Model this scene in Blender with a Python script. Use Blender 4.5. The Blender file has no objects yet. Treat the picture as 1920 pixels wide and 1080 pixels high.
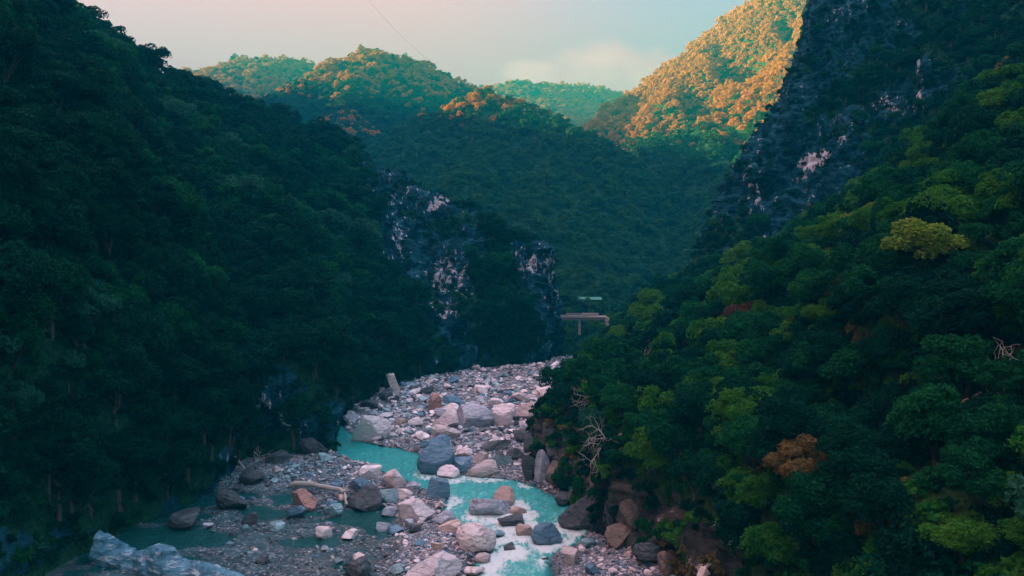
import bpy, math, random
import numpy as np
from mathutils import Vector
from mathutils.bvhtree import BVHTree

# ------------------------------------------------------------------ camera, sky, sun, exposure
SC = bpy.context.scene
COL = SC.collection
CAMZ, F, CX, HY = 36.0, 1493.0, 960.0, 500.0
cam = bpy.data.cameras.new('camera'); cam.sensor_width = 36; cam.lens = 28.0
cam.shift_y = -40 / 1920; cam.clip_start = 0.5; cam.clip_end = 9000
camo = bpy.data.objects.new('camera', cam); COL.objects.link(camo)
camo.location = (0, 0, CAMZ); camo.rotation_euler = (math.radians(90), 0, 0)
SC.camera = camo
SUN_DIR = Vector((-1.0, 0.30, 0.258)).normalized()      # towards the sun: low, left, slightly behind the camera
sl = bpy.data.lights.new('sun', 'SUN'); sl.energy = 5.0; sl.angle = math.radians(0.5); sl.color = (1.0, 0.60, 0.16)
so = bpy.data.objects.new('sun', sl); COL.objects.link(so)
so.rotation_euler = SUN_DIR.to_track_quat('Z', 'Y').to_euler(); so.location = (-300, -200, 500)
SC.view_settings.view_transform = 'Standard'; SC.view_settings.look = 'None'
SC.view_settings.gamma = 1.0; SC.view_settings.use_curve_mapping = False
SC.view_settings.exposure = 3.4
HAZE_DENSITY, HAZE_COL = 0.00052, (0.004, 0.38, 0.54)

W = bpy.data.worlds.new('World'); SC.world = W; W.use_nodes = True
def world():
    nt = W.node_tree; N = nt.nodes; L = nt.links; N.clear()
    def nd(t, **k):
        n = N.new(t)
        for a, b in k.items(): setattr(n, a, b)
        return n
    def m(op, a, b=None, c=None, clamp=False):
        n = nd('ShaderNodeMath', operation=op, use_clamp=clamp)
        for i, v in enumerate((a, b, c)):
            if v is None: continue
            if isinstance(v, (int, float)): n.inputs[i].default_value = v
            else: L.new(v, n.inputs[i])
        return n.outputs[0]
    tc = nd('ShaderNodeTexCoord'); sx = nd('ShaderNodeSeparateXYZ'); L.new(tc.outputs['Generated'], sx.inputs[0])
    X, Y, Z = sx.outputs
    sky = nd('ShaderNodeTexSky', sky_type='NISHITA', sun_disc=False)
    sky.sun_elevation = math.asin(SUN_DIR.z); sky.sun_rotation = math.atan2(SUN_DIR.x, SUN_DIR.y)
    sky.air_density = 1.0; sky.dust_density = 2.0; sky.ozone_density = 2.0
    b1 = nd('ShaderNodeBackground'); b1.inputs[1].default_value = 0.05; L.new(sky.outputs[0], b1.inputs[0])
    # thin evening cloud veil: rosy on the left and low down, thinning to blue on the right and high up
    nz = nd('ShaderNodeTexNoise'); nz.inputs['Scale'].default_value = 2.2; nz.inputs['Detail'].default_value = 6
    mp = nd('ShaderNodeMapping'); mp.inputs['Scale'].default_value = (1, 1, 3.0)
    L.new(tc.outputs['Generated'], mp.inputs[0]); L.new(mp.outputs[0], nz.inputs[0])
    t = m('ADD', m('MULTIPLY', X, -1.2), m('MULTIPLY', Z, -0.85))
    t = m('ADD', t, m('MULTIPLY', nz.outputs[0], 0.55))
    mr = nd('ShaderNodeMapRange', interpolation_type='SMOOTHSTEP')
    mr.inputs['From Min'].default_value = -0.45; mr.inputs['From Max'].default_value = 0.25
    L.new(t, mr.inputs[0])
    veilc = nd('ShaderNodeMix', data_type='RGBA')
    veilc.inputs['A'].default_value = (0.46, 0.42, 0.56, 1); veilc.inputs['B'].default_value = (1.10, 0.40, 0.36, 1)
    L.new(mr.outputs[0], veilc.inputs['Factor'])
    # a bank of cumulus low over the gap of the valley and round the horizon
    n2 = nd('ShaderNodeTexNoise'); n2.inputs['Scale'].default_value = 8.0; n2.inputs['Detail'].default_value = 7
    n2.inputs['Roughness'].default_value = 0.5
    mp2 = nd('ShaderNodeMapping'); mp2.inputs['Scale'].default_value = (1, 1, 1.6); mp2.inputs['Location'].default_value = (0.33, 0.1, 0.0)
    L.new(tc.outputs['Generated'], mp2.inputs[0]); L.new(mp2.outputs[0], n2.inputs[0])
    n3 = nd('ShaderNodeTexNoise'); n3.inputs['Scale'].default_value = 2.1; n3.inputs['Detail'].default_value = 1
    L.new(mp2.outputs[0], n3.inputs[0])
    top = m('ADD', m('MULTIPLY', n2.outputs[0], 0.16), m('MULTIPLY', n3.outputs[0], 0.10))
    top = m('ADD', top, m('MULTIPLY', m('ABSOLUTE', m('SUBTRACT', X, 0.10)), -0.28))
    d = m('SUBTRACT', m('ADD', top, 0.150), Z)
    mc = nd('ShaderNodeMapRange', interpolation_type='SMOOTHSTEP'); mc.inputs['From Min'].default_value = 0.0; mc.inputs['From Max'].default_value = 0.03
    L.new(d, mc.inputs[0])
    n4 = nd('ShaderNodeTexNoise'); n4.inputs['Scale'].default_value = 16.0; n4.inputs['Detail'].default_value = 5; L.new(mp2.outputs[0], n4.inputs[0])
    cl = nd('ShaderNodeMix', data_type='RGBA'); cl.inputs['A'].default_value = (1.25, 0.46, 0.42, 1); cl.inputs['B'].default_value = (1.45, 0.62, 0.50, 1)
    mc4 = nd('ShaderNodeMapRange'); mc4.inputs['From Min'].default_value = 0.42; mc4.inputs['From Max'].default_value = 0.62
    L.new(n4.outputs[0], mc4.inputs[0]); L.new(mc4.outputs[0], cl.inputs['Factor'])
    c2 = nd('ShaderNodeMix', data_type='RGBA'); L.new(m('MULTIPLY', mc.outputs[0], 0.95), c2.inputs['Factor'])
    L.new(veilc.outputs['Result'], c2.inputs['A']); L.new(cl.outputs['Result'], c2.inputs['B'])
    b2 = nd('ShaderNodeBackground'); L.new(m('ADD', m('MULTIPLY', m('MULTIPLY', Z, m('MAXIMUM', Z, 0.0)), 0.62), SKY_GAIN), b2.inputs[1]); L.new(c2.outputs['Result'], b2.inputs[0])
    mx = nd('ShaderNodeMixShader')
    up = m('ADD', m('MULTIPLY', Z, -0.2), -0.12); L.new(m('ADD', up, 1.0, clamp=True), mx.inputs[0])
    L.new(b1.outputs[0], mx.inputs[1]); L.new(b2.outputs[0], mx.inputs[2])
    out = nd('ShaderNodeOutputWorld'); L.new(mx.outputs[0], out.inputs[0])
SKY_GAIN = 0.068
world()
C = SC.cycles
C.max_bounces = 5; C.diffuse_bounces = 2; C.glossy_bounces = 2; C.transmission_bounces = 4; C.transparent_max_bounces = 6; C.volume_bounces = 0
C.use_denoising = True
try: C.denoising_input_passes = 'RGB_ALBEDO_NORMAL'
except Exception: pass
C.use_adaptive_sampling = False
C.sample_clamp_indirect = 4

rng = np.random.default_rng(7)
random.seed(7)

# ------------------------------------------------------------------ helpers
def P(px, py, Y): return np.array([(px - CX) / F * Y, Y, CAMZ - (py - HY) / F * Y])
def proj(v):
    v = np.asarray(v); Y = np.maximum(v[..., 1], 1e-3)
    return CX + F * v[..., 0] / Y, HY - F * (v[..., 2] - CAMZ) / Y
def _hash(i, j, k, s):
    h = (i * 374761393 + j * 668265263 + k * 2147483647 + s * 1274126177) & 0xffffffff
    h = ((h ^ (h >> 13)) * 1274126177) & 0xffffffff
    h = h ^ (h >> 16)
    return (h & 0xffffff) / float(0xffffff)
def vnoise(p, s=0):
    p = np.asarray(p, float); f = np.floor(p); t = p - f; t = t * t * t * (t * (t * 6 - 15) + 10)
    i = f.astype(np.int64); r = 0
    for a in (0, 1):
        wa = t[..., 0] if a else 1 - t[..., 0]
        for b in (0, 1):
            wb = t[..., 1] if b else 1 - t[..., 1]
            for c in (0, 1):
                wc = t[..., 2] if c else 1 - t[..., 2]
                r = r + wa * wb * wc * _hash(i[..., 0] + a, i[..., 1] + b, i[..., 2] + c, s)
    return r * 2 - 1
def fbm(p, sc, octv=4, s=0, gain=.5, ridged=False):
    p = np.asarray(p, float) / sc; a = 1.0; r = 0; tot = 0
    for o in range(octv):
        n = vnoise(p + 17.3 * o, s + o)
        if ridged: n = 1 - 2 * np.abs(n)
        r = r + a * n; tot += a; a *= gain; p = p * 2.03
    return r / tot
def sstep(x, a, b):
    t = np.clip((x - a) / (b - a), 0, 1); return t * t * (3 - 2 * t)
def inpoly(px, py, poly):
    inside = np.zeros(px.shape, bool); n = len(poly)
    for i in range(n):
        x1, y1 = poly[i]; x2, y2 = poly[(i + 1) % n]
        c = ((y1 > py) != (y2 > py)) & (px < (x2 - x1) * (py - y1) / ((y2 - y1) or 1e-9) + x1)
        inside ^= c
    return inside
def mesh_np(name, V, Fq, mats=(), smooth=True, midx=None):
    V = np.asarray(V, np.float32); Fq = np.asarray(Fq, np.int32)
    me = bpy.data.meshes.new(name)
    me.vertices.add(len(V)); me.vertices.foreach_set('co', V.ravel())
    nf, k = Fq.shape
    me.loops.add(nf * k); me.loops.foreach_set('vertex_index', Fq.ravel())
    me.polygons.add(nf); me.polygons.foreach_set('loop_start', np.arange(0, nf * k, k, dtype=np.int32))
    me.polygons.foreach_set('loop_total', np.full(nf, k, np.int32))
    me.polygons.foreach_set('use_smooth', np.full(nf, smooth))
    for m in mats: me.materials.append(m)
    if midx is not None: me.polygons.foreach_set('material_index', np.asarray(midx, np.int32))
    me.update(calc_edges=True)
    return me
def vattr(me, name, vals):
    a = me.attributes.new(name, 'FLOAT', 'POINT'); a.data.foreach_set('value', np.asarray(vals, np.float32).ravel())
def link(name, me, parent=None, **props):
    o = bpy.data.objects.new(name, me); COL.objects.link(o)
    if parent is not None: o.parent = parent
    for k, v in props.items(): o[k] = v
    return o
def grid_faces(n, m):
    i, j = np.meshgrid(np.arange(n - 1), np.arange(m - 1), indexing='ij'); a = (i * m + j).ravel()
    return np.stack([a, a + m, a + m + 1, a + 1], 1)
def crom(P_, t):
    P_ = np.asarray(P_, float); n = len(P_)
    t = np.clip(t, 0, n - 1 - 1e-9); i = np.floor(t).astype(int); u = (t - i)
    g = lambda k: P_[np.clip(k, 0, n - 1)]
    a, b, c, d = g(i - 1), g(i), g(i + 1), g(i + 2)
    u = u.reshape((-1,) + (1,) * (P_.ndim - 1))
    return 0.5 * (2 * b + (c - a) * u + (2 * a - 5 * b + 4 * c - d) * u * u + (3 * b - a - 3 * c + d) * u ** 3)
def loft(ctrl, n, m):
    g = crom(np.asarray(ctrl, float), np.linspace(0, len(ctrl) - 1, n))
    g = np.swapaxes(g, 0, 1)
    g = crom(g, np.linspace(0, len(g) - 1, m))
    return np.swapaxes(g, 0, 1)                # n x m x 3
def normals(G):
    du = np.gradient(G, axis=0); dv = np.gradient(G, axis=1)
    nn = np.cross(du, dv); nn /= np.linalg.norm(nn, axis=2, keepdims=True) + 1e-9
    return nn

# ------------------------------------------------------------------ materials
def mat(name): 
    m = bpy.data.materials.new(name); m.use_nodes = True; m.node_tree.nodes.clear(); return m
class NB:
    def __init__(s, m): s.nt = m.node_tree; s.N = s.nt.nodes; s.L = s.nt.links
    def n(s, t, ins=None, **k):
        q = s.N.new(t)
        for a, b in k.items(): setattr(q, a, b)
        for a, b in (ins or {}).items():
            if isinstance(b, bpy.types.NodeSocket): s.L.new(b, q.inputs[a])
            else: q.inputs[a].default_value = b
        return q
    def math(s, op, a, b=0.0, clamp=False):
        return s.n('ShaderNodeMath', {0: a, 1: b}, operation=op, use_clamp=clamp).outputs[0]
    def mix(s, f, a, b):
        q = s.n('ShaderNodeMix', data_type='RGBA')
        for k, v in (('Factor', f), ('A', a), ('B', b)):
            if isinstance(v, bpy.types.NodeSocket): s.L.new(v, q.inputs[k])
            else: q.inputs[k].default_value = v if not isinstance(v, tuple) or len(v) == 4 else v + (1,)
        return q.outputs['Result']
    def rng(s, v, a, b, c=0.0, d=1.0, smooth=True):
        return s.n('ShaderNodeMapRange', {'Value': v, 'From Min': a, 'From Max': b, 'To Min': c, 'To Max': d},
                   interpolation_type='SMOOTHSTEP' if smooth else 'LINEAR').outputs[0]
    def noise(s, vec, scale, detail=5, rough=.55):
        return s.n('ShaderNodeTexNoise', {'Vector': vec, 'Scale': scale, 'Detail': detail, 'Roughness': rough}).outputs[0]
    def coords(s, scale=(1, 1, 1), rot=(0, 0, 0), obj=True):
        tc = s.n('ShaderNodeTexCoord')
        return s.n('ShaderNodeMapping', {'Vector': tc.outputs['Object'], 'Scale': scale, 'Rotation': rot}).outputs[0]
    def out(s, sh): s.n('ShaderNodeOutputMaterial', {'Surface': sh})

def leaf_mat(name, c1, c2, transl=.35):
    m = mat(name); b = NB(m)
    oi = b.n('ShaderNodeObjectInfo'); co = b.coords()
    nz = b.noise(co, .55, 3)
    f = b.math('ADD', b.math('MULTIPLY', oi.outputs['Random'], .75), b.rng(nz, .35, .65, -.15, .35))
    col = b.mix(b.math('ADD', f, 0, True), c1, c2)
    d = b.n('ShaderNodeBsdfPrincipled', {'Base Color': col, 'Roughness': .7, 'Specular IOR Level': .04})
    t = b.n('ShaderNodeBsdfTranslucent', {'Color': col})
    b.out(b.n('ShaderNodeMixShader', {0: transl, 1: d.outputs[0], 2: t.outputs[0]}).outputs[0]); return m
LEAF = {
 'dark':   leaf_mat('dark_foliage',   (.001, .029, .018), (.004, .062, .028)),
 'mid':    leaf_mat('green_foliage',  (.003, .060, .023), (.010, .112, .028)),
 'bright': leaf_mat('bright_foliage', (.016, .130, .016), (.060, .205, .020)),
 'yellow': leaf_mat('yellow_foliage', (.090, .200, .024), (.170, .270, .032)),
 'rust':   leaf_mat('rust_foliage',   (.085, .055, .030), (.130, .060, .030)),
 'tan':    leaf_mat('tan_foliage',    (.130, .125, .045), (.180, .120, .040)),
 'far':    leaf_mat('hill_foliage',   (.010, .085, .040), (.036, .130, .040), .2),
 'sun_gold':   leaf_mat('sunlit_golden_foliage', (.300, .180, .030), (.480, .240, .035), .2),  # low sun's glow painted into the leaf colour, for sunlit hill trees
 'cool':   leaf_mat('teal_foliage',   (.010, .085, .050), (.030, .135, .080)),
}
def bark_mat(name, c1, c2):
    m = mat(name); b = NB(m); co = b.coords((3, 3, .6))
    col = b.mix(b.noise(co, 2.5), c1, c2)
    b.out(b.n('ShaderNodeBsdfPrincipled', {'Base Color': col, 'Roughness': .85}).outputs[0]); return m
BARK = bark_mat('bark', (.025, .022, .018), (.08, .075, .06))
DEAD = bark_mat('dead_wood', (.22, .22, .20), (.50, .48, .44))

def cliff_mat(name, dark, mid, pale, veg):
    """slate cliff with pale marble veins (attribute pale) and moss and soil (attribute veg)"""
    m = mat(name); b = NB(m)
    co = b.coords(); st = b.coords((1, 1, .22), (0.0, .25, .4)); ln = b.coords((.35, .35, 1.6), (.35, .25, 0))
    n1 = b.noise(st, .16, 8, .65); n2 = b.noise(ln, .5, 6, .6); n3 = b.noise(co, 1.8, 5, .6); n4 = b.noise(co, .05, 3)
    c = b.mix(b.rng(b.math('ADD', b.math('MULTIPLY', n1, .6), b.math('MULTIPLY', n2, .4)), .42, .60), dark, mid)
    c = b.mix(b.rng(n2, .5, .7, 0, .55), c, dark)
    pa = b.n('ShaderNodeAttribute', attribute_name='pale').outputs['Fac']
    ve = b.n('ShaderNodeAttribute', attribute_name='veg').outputs['Fac']
    n5 = b.noise(b.coords((.9, .9, .55), (.35, .5, .2)), .75, 9, .70)
    th = b.math('ADD', b.math('ADD', b.math('MULTIPLY', n1, .55), b.math('MULTIPLY', n5, .9)), b.math('MULTIPLY', pa, .26))
    c = b.mix(b.rng(th, .88, .93), c, b.mix(n2, pale, (.40, .40, .43, 1)))
    vth = b.math('ADD', ve, b.rng(b.noise(co, .35, 6, .7), .3, .7, -.35, .35))
    vc = b.mix(b.rng(n3, .35, .65), veg, tuple(x * 2.2 for x in veg[:3]) + (1,))
    c = b.mix(b.rng(vth, .45, .6), c, vc)
    bm = b.n('ShaderNodeBump', {'Strength': .8, 'Distance': .6, 'Height': b.math('ADD', b.math('MULTIPLY', n1, 1.5), b.math('ADD', b.math('MULTIPLY', n2, 1.0), n3))})
    b.out(b.n('ShaderNodeBsdfPrincipled', {'Base Color': c, 'Roughness': .85, 'Specular IOR Level': .03, 'Normal': bm.outputs[0]}).outputs[0]); return m
CLIFF = cliff_mat('slate_cliff', (.001, .016, .026, 1), (.016, .092, .130, 1), (.46, .50, .56, 1), (.006, .032, .016, 1))
SOIL = cliff_mat('forest_floor', (.012, .022, .022, 1), (.035, .055, .055, 1), (.40, .40, .40, 1), (.008, .035, .018, 1))
BANK = cliff_mat('bank_rock', (.010, .018, .020, 1), (.110, .112, .105, 1), (.45, .42, .40, 1), (.014, .040, .012, 1))

def rock_mat(name, a, b_, vein, vs=.35, wet=.6):
    m = mat(name); b = NB(m); oi = b.n('ShaderNodeObjectInfo')
    tc = b.n('ShaderNodeTexCoord')
    add = b.n('ShaderNodeVectorMath', {0: tc.outputs['Object'], 1: oi.outputs['Location']}, operation='ADD').outputs[0]
    mp = b.n('ShaderNodeMapping', {'Vector': add, 'Rotation': (.4, .5, .3), 'Scale': (.5, .5, 2.2)}).outputs[0]
    n1 = b.noise(add, .7, 6, .6); n2 = b.noise(mp, 1.1, 7, .7); n3 = b.noise(add, 5, 5, .65)
    c = b.mix(b.rng(n1, .3, .7), a, b_)
    c = b.mix(b.rng(n2, .5, .62, 0, vs), c, vein)
    c = b.mix(b.rng(n3, .5, .8, 0, .4), c, tuple(x * .45 for x in a[:3]) + (1,))
    ck = b.n('ShaderNodeTexVoronoi', {'Vector': mp, 'Scale': .55}, feature='DISTANCE_TO_EDGE').outputs[0]
    ck = b.rng(b.math('ADD', ck, b.rng(n3, .3, .7, -.04, .04)), 0, .035, 1, 0)       # joints
    c = b.mix(b.math('MULTIPLY', ck, .28), c, tuple(x * .2 for x in a[:3]) + (1,))
    c = b.n('ShaderNodeHueSaturation', {'Value': b.rng(oi.outputs['Random'], 0, 1, .8, 1.2), 'Color': c}).outputs[0]
    g = b.n('ShaderNodeNewGeometry'); sp = b.n('ShaderNodeSeparateXYZ', {0: g.outputs['Position']})
    damp = b.rng(sp.outputs[2], .05, .75, 1, 0)                      # wet line just above the water
    c = b.mix(b.math('MULTIPLY', damp, .6), c, tuple(x * .3 for x in a[:3]) + (1,))
    bm = b.n('ShaderNodeBump', {'Strength': .9, 'Distance': .22, 'Height': b.math('ADD', b.math('MULTIPLY', n2, 1.6), b.math('ADD', b.math('MULTIPLY', n3, .8), b.math('MULTIPLY', ck, -.5)))})
    b.out(b.n('ShaderNodeBsdfPrincipled', {'Base Color': c, 'Roughness': b.rng(damp, 0, 1, wet, .25), 'Normal': bm.outputs[0]}).outputs[0]); return m
ROCK = {
 'white': rock_mat('pale_marble', (.86, .79, .79, 1), (.74, .71, .74, 1), (.30, .33, .40, 1)),
 'pink':  rock_mat('pink_marble', (.70, .61, .58, 1), (.55, .53, .53, 1), (.24, .22, .26, 1), .5),
 'tan':   rock_mat('tan_stone',   (.62, .47, .37, 1), (.46, .39, .36, 1), (.20, .18, .18, 1), .5),
 'grey':  rock_mat('grey_gneiss', (.44, .50, .56, 1), (.24, .30, .36, 1), (.10, .13, .17, 1), .7),
 'blue':  rock_mat('blue_slate',  (.055, .17, .26, 1), (.10, .24, .32, 1), (.28, .38, .44, 1), .4),
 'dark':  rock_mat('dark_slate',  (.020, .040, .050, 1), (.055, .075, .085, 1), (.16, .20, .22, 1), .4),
 'brown': rock_mat('brown_bank_stone', (.13, .11, .09, 1), (.20, .17, .14, 1), (.07, .06, .06, 1), .6),
 'rust':  rock_mat('rusty_stone', (.38, .20, .15, 1), (.26, .17, .15, 1), (.12, .10, .10, 1), .5),
 'teal':  rock_mat('wet_teal_stone', (.14, .34, .38, 1), (.34, .50, .52, 1), (.07, .16, .19, 1), .6, .4),
}

# ------------------------------------------------------------------ terrain
TERR = []          # (verts, faces) of everything that can hide or carry things
def add_terr(V, Fq): TERR.append((V, Fq))

# --- river channel: (row py, left px, right px) at water level
rows = [(740,700,705),(775,560,600),(790,575,628),(800,585,645),(815,600,655),(828,600,672),(842,600,745),(855,640,785),(870,692,785),(885,735,795),
        (900,762,955),(915,790,1000),(930,848,1035),(950,850,1058),(970,853,1072),(990,868,1088),(1010,892,1080),(1030,932,1045),
        (1050,908,1030),(1080,895,1012),(1150,880,1020),(1400,850,1010)]
rY = np.array([CAMZ * F / (r[0] - HY) for r in rows])[::-1]
rL = np.array([(r[1] - CX) / F * (CAMZ * F / (r[0] - HY)) for r in rows])[::-1]
rR = np.array([(r[2] - CX) / F * (CAMZ * F / (r[0] - HY)) for r in rows])[::-1]
def chan(X, Y):
    p = np.stack([X, Y, 0 * X], -1)
    w = fbm(p, 7, 3, 5) * 1.6
    return np.minimum(X - np.interp(Y, rY, rL), np.interp(Y, rY, rR) - X) + w + .6
def bed_h(X, Y):
    d = chan(X, Y); p = np.stack([X, Y, 0 * X], -1)
    out = np.minimum(.12 + .10 * np.abs(d), .75) + fbm(p, 9, 4, 11) * .45 + fbm(p, 2.2, 3, 12) * .16
    # stream-worn ledges and shallow pools on the left bar
    px, py = proj(p)
    led = sstep(py, 905, 935) * sstep(px, 800, 700)
    pl = np.stack([X * .6 + Y * .3, Y * .9 - X * .15, 0 * X], -1) + (fbm(p, 8, 2, 24) * 2.5)[..., None]
    out = out + led * (fbm(pl, 5.5, 4, 21, ridged=True) * .74 - .99)
    out = out + sstep(Y, 165, 235) * 2.4 + sstep(Y, 235, 300) * 2.0 * sstep(d, -2, -12)
    out = out - sstep(Y, 279, 293) * 7.0
    inn = -(.15 + .25 * np.clip(d, 0, 3.2)) + fbm(p, 3, 2, 13) * .12
    t = sstep(d, -1.2, .6)
    return out * (1 - t) + inn * t
xs = np.arange(-80, 62, .62); ys = np.concatenate([np.arange(48, 190, .62), np.arange(190, 420, 1.0)])
Xg, Yg = np.meshgrid(xs, ys, indexing='ij'); Zg = bed_h(Xg, Yg)
V = np.stack([Xg, Yg, Zg], -1).reshape(-1, 3); Fq = grid_faces(len(xs), len(ys))
def bed_mat():
    m = mat('gravel_bed'); b = NB(m); co = b.coords(); st = b.coords((.35, 1.2, 1))
    n1 = b.noise(co, .12, 5); n2 = b.noise(co, 2.5, 5, .7); n3 = b.noise(st, .8, 5, .6)
    c = b.mix(b.rng(n1, .35, .65), (.05, .10, .12, 1), (.18, .20, .22, 1))
    c = b.mix(b.rng(n2, .35, .7, 0, .8), c, (.05, .07, .08, 1))
    vo = b.n('ShaderNodeTexVoronoi', {'Vector': co, 'Scale': 3.2}); 
    sp = b.n('ShaderNodeSeparateColor', {0: vo.outputs['Color']})
    c = b.mix(b.rng(sp.outputs[0], .6, .95, 0, .8), c, (.48, .46, .48, 1))
    g = b.n('ShaderNodeNewGeometry'); z = b.n('ShaderNodeSeparateXYZ', {0: g.outputs['Position']}).outputs[2]
    damp = b.rng(z, .0, .28, 1, 0)
    le = b.n('ShaderNodeAttribute', attribute_name='ledge').outputs['Fac']
    slab = b.mix(b.rng(n3, .4, .65), (.008, .045, .055, 1), (.040, .125, .145, 1))
    c = b.mix(b.math('MULTIPLY', le, b.rng(sp.outputs[0], .75, .95, 1.0, .5)), c, slab)
    c = b.mix(b.math('MULTIPLY', damp, .75), c, (.02, .06, .065, 1))
    bm = b.n('ShaderNodeBump', {'Strength': .9, 'Distance': .25, 'Height': b.math('ADD', n2, b.math('MULTIPLY', vo.outputs['Distance'], -1.0))})
    b.out(b.n('ShaderNodeBsdfPrincipled', {'Base Color': c, 'Roughness': b.rng(damp, 0, 1, .8, .35), 'Normal': bm.outputs[0]}).outputs[0]); return m
def ledge_w(X, Y, Z):
    a, b = proj(np.stack([X, Y, Z], -1)); q = np.stack([X, Y, 0 * X], -1)
    return sstep(b, 890, 930) * sstep(a, 800, 680) * sstep(fbm(q * np.array([.4, 1, 1]), 5, 3, 23), -.75, -.25)
me = mesh_np('riverbed', V, Fq, [bed_mat()]); vattr(me, 'ledge', ledge_w(Xg, Yg, Zg))
link('riverbed', me, kind='structure')
BED = (V, Fq); add_terr(V, Fq)

# --- left slope: foot, top
Lc = [((-66, 30), (-230, 40, 230)), ((-56, 80), (-215, 110, 215)), ((-54, 107), (-190, 170, 180)), ((-49, 128), (-165, 215, 144)),
      ((-49, 146), (-141, 255, 113)), ((-35, 153), (-131, 300, 102)), ((-41, 180), (-110, 328, 95)), ((-35, 215), (-86, 345, 87)),
      ((-26, 238), (-62, 335, 77)), ((-12, 255), (-21, 294, 53)), ((3, 264), (-1, 287, 42)), ((10, 268), (10, 284, 39.5)),
      ((14, 288), (11, 300, 37)), ((12, 340), (0, 340, 40))]
prof = [(-.02, None), (0, 0), (.035, .12), (.10, .24), (.22, .37), (.45, .57), (.72, .79), (1, 1), (1.18, .88), (1.5, .35)]
ctrl = []
for (fx, fy), (tx, ty, tz) in Lc:
    col = []
    for u, g in prof:
        col.append((fx + (tx - fx) * u, fy + (ty - fy) * u, -3 if g is None else tz * g))
    ctrl.append(col)
G = loft(ctrl, 420, 300)
px, py = proj(G)
Nn = normals(G)
if Nn[200, 60, 0] < 0: Nn = -Nn
cliffpoly = [(670,285),(760,325),(870,398),(960,455),(1050,475),(1075,700),(985,720),(890,690),(800,690),(775,600),(740,520),(700,430),(672,360)]
cl = inpoly(px + fbm(G, 14, 3, 31) * 45, py + fbm(G, 14, 3, 32) * 45, cliffpoly).astype(float)
spots = [(292,170,22,40),(420,275,22,18),(440,325,26,22),(385,265,16,14),(520,760,60,60),(600,800,50,40),(400,900,20,60)]
for (sx_, sy_, rx, ry) in spots:
    q = ((px - sx_) / rx) ** 2 + ((py - sy_) / ry) ** 2
    cl = np.maximum(cl, (q + fbm(G, 6, 3, 35) * .8 < 1).astype(float) * .85)
low = sstep(G[..., 2], 13, 4) * (fbm(G, 10, 3, 41) > .12)
rockness = np.maximum(cl, low * .6)
disp = fbm(G, 34, 4, 51, ridged=True) * 5.5 + fbm(G, 9, 4, 52, ridged=True) * (1.0 + 2.2 * rockness) + fbm(G * np.array([1, 1, .5]), 3, 3, 53, ridged=True) * (.4 + 1.1 * rockness) - np.abs(fbm(G * np.array([1, 1, .5]), 5, 3, 54)) * 3.5 * rockness
disp *= (.35 + .65 * sstep(G[..., 2], 0, 12))
G = G + Nn * disp[..., None]
vegL = 1 - rockness
vegcol = inpoly(px + fbm(G, 9, 3, 62) * 40, py + fbm(G, 9, 3, 63) * 30, [(862,392),(955,452),(972,520),(1000,600),(990,700),(895,690),(872,560),(895,480)])
vegL = np.where(vegcol, .95, vegL)
vegL = np.where((cl > .5) & (fbm(G, 13, 4, 61) > .28), .7, vegL)
paleL = np.zeros(px.shape)
for (sx_, sy_, rx, ry, a) in [(840,520,42,45,.62),(820,590,50,28,.66),(850,560,90,110,.22),(740,400,80,70,.22),(990,560,60,90,.18),(820,400,14,9,.9),(700,390,16,60,.45),(740,470,25,40,.5),(1000,505,40,30,.55),(1015,560,24,40,.3),
                         (870,620,60,40,.3),(290,165,20,45,.5),(440,325,25,20,.35),(520,790,70,60,.45),(730,320,40,20,.3)]:
    paleL = np.maximum(paleL, a * np.exp(-((px - sx_) / rx) ** 2 - ((py - sy_) / ry) ** 2))
V = G.reshape(-1, 3); Fq = grid_faces(420, 300)
me = mesh_np('left_slope', V, Fq, [CLIFF], False); vattr(me, 'veg', vegL); vattr(me, 'pale', paleL)
link('left_slope', me, kind='structure'); LEFT = (V, Fq, vegL.ravel()); add_terr(V, Fq)

# --- right slope
Rc = [((34, 30), (150, 70, 95)), ((22, 72), (135, 120, 95)), ((19, 92), (120, 160, 84)), ((12, 104), (108, 185, 64)), ((9, 122), (95, 205, 52)),
      ((4, 148), (80, 228, 38)), ((13, 180), (68, 248, 33)), ((23, 222), (56, 262, 27)), ((31, 253), (50, 285, 20)), ((50, 300), (75, 320, 10)), ((120, 380), (140, 390, 8))]
prof = [(-.02, None), (0, 0), (.03, .13), (.09, .24), (.2, .35), (.4, .52), (.65, .74), (1, 1), (1.3, 1.05)]
ctrl = []
for (fx, fy), (tx, ty, tz) in Rc:
    ctrl.append([(fx + (tx - fx) * u, fy + (ty - fy) * u, -3 if g is None else tz * g) for u, g in prof])
G = loft(ctrl, 380, 230); Nn = normals(G)
if Nn[180, 100, 0] > 0: Nn = -Nn
px, py = proj(G)
gul = np.exp(-((px - 1560) / 190) ** 2 - ((py - 770) / 110) ** 2)       # the dark hollow in the middle of the slope
low = sstep(G[..., 2], 10, 6)
disp = fbm(G, 26, 4, 71, ridged=True) * 3.2 - gul * 7 + fbm(G, 7, 4, 72, ridged=True) * (1.0 + 2.0 * low) - np.abs(fbm(G * np.array([1, 1, .5]), 3, 3, 73)) * (.5 + 2.2 * low)
disp *= (.3 + .7 * sstep(G[..., 2], 0, 8))
G = G + Nn * disp[..., None]
vegR = 1 - low * (fbm(G, 8, 3, 75) > -.35)
paleR = low * .12
for (sx_, sy_, rx, ry, a) in [(1010,880,30,40,.4),(1150,950,25,60,.2),(1220,1040,30,40,.35),(1320,1060,18,16,.9),(1340,490,50,20,.5)]:
    paleR = np.maximum(paleR, a * np.exp(-((px - sx_) / rx) ** 2 - ((py - sy_) / ry) ** 2))
V = G.reshape(-1, 3); Fq = grid_faces(380, 230)
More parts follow.
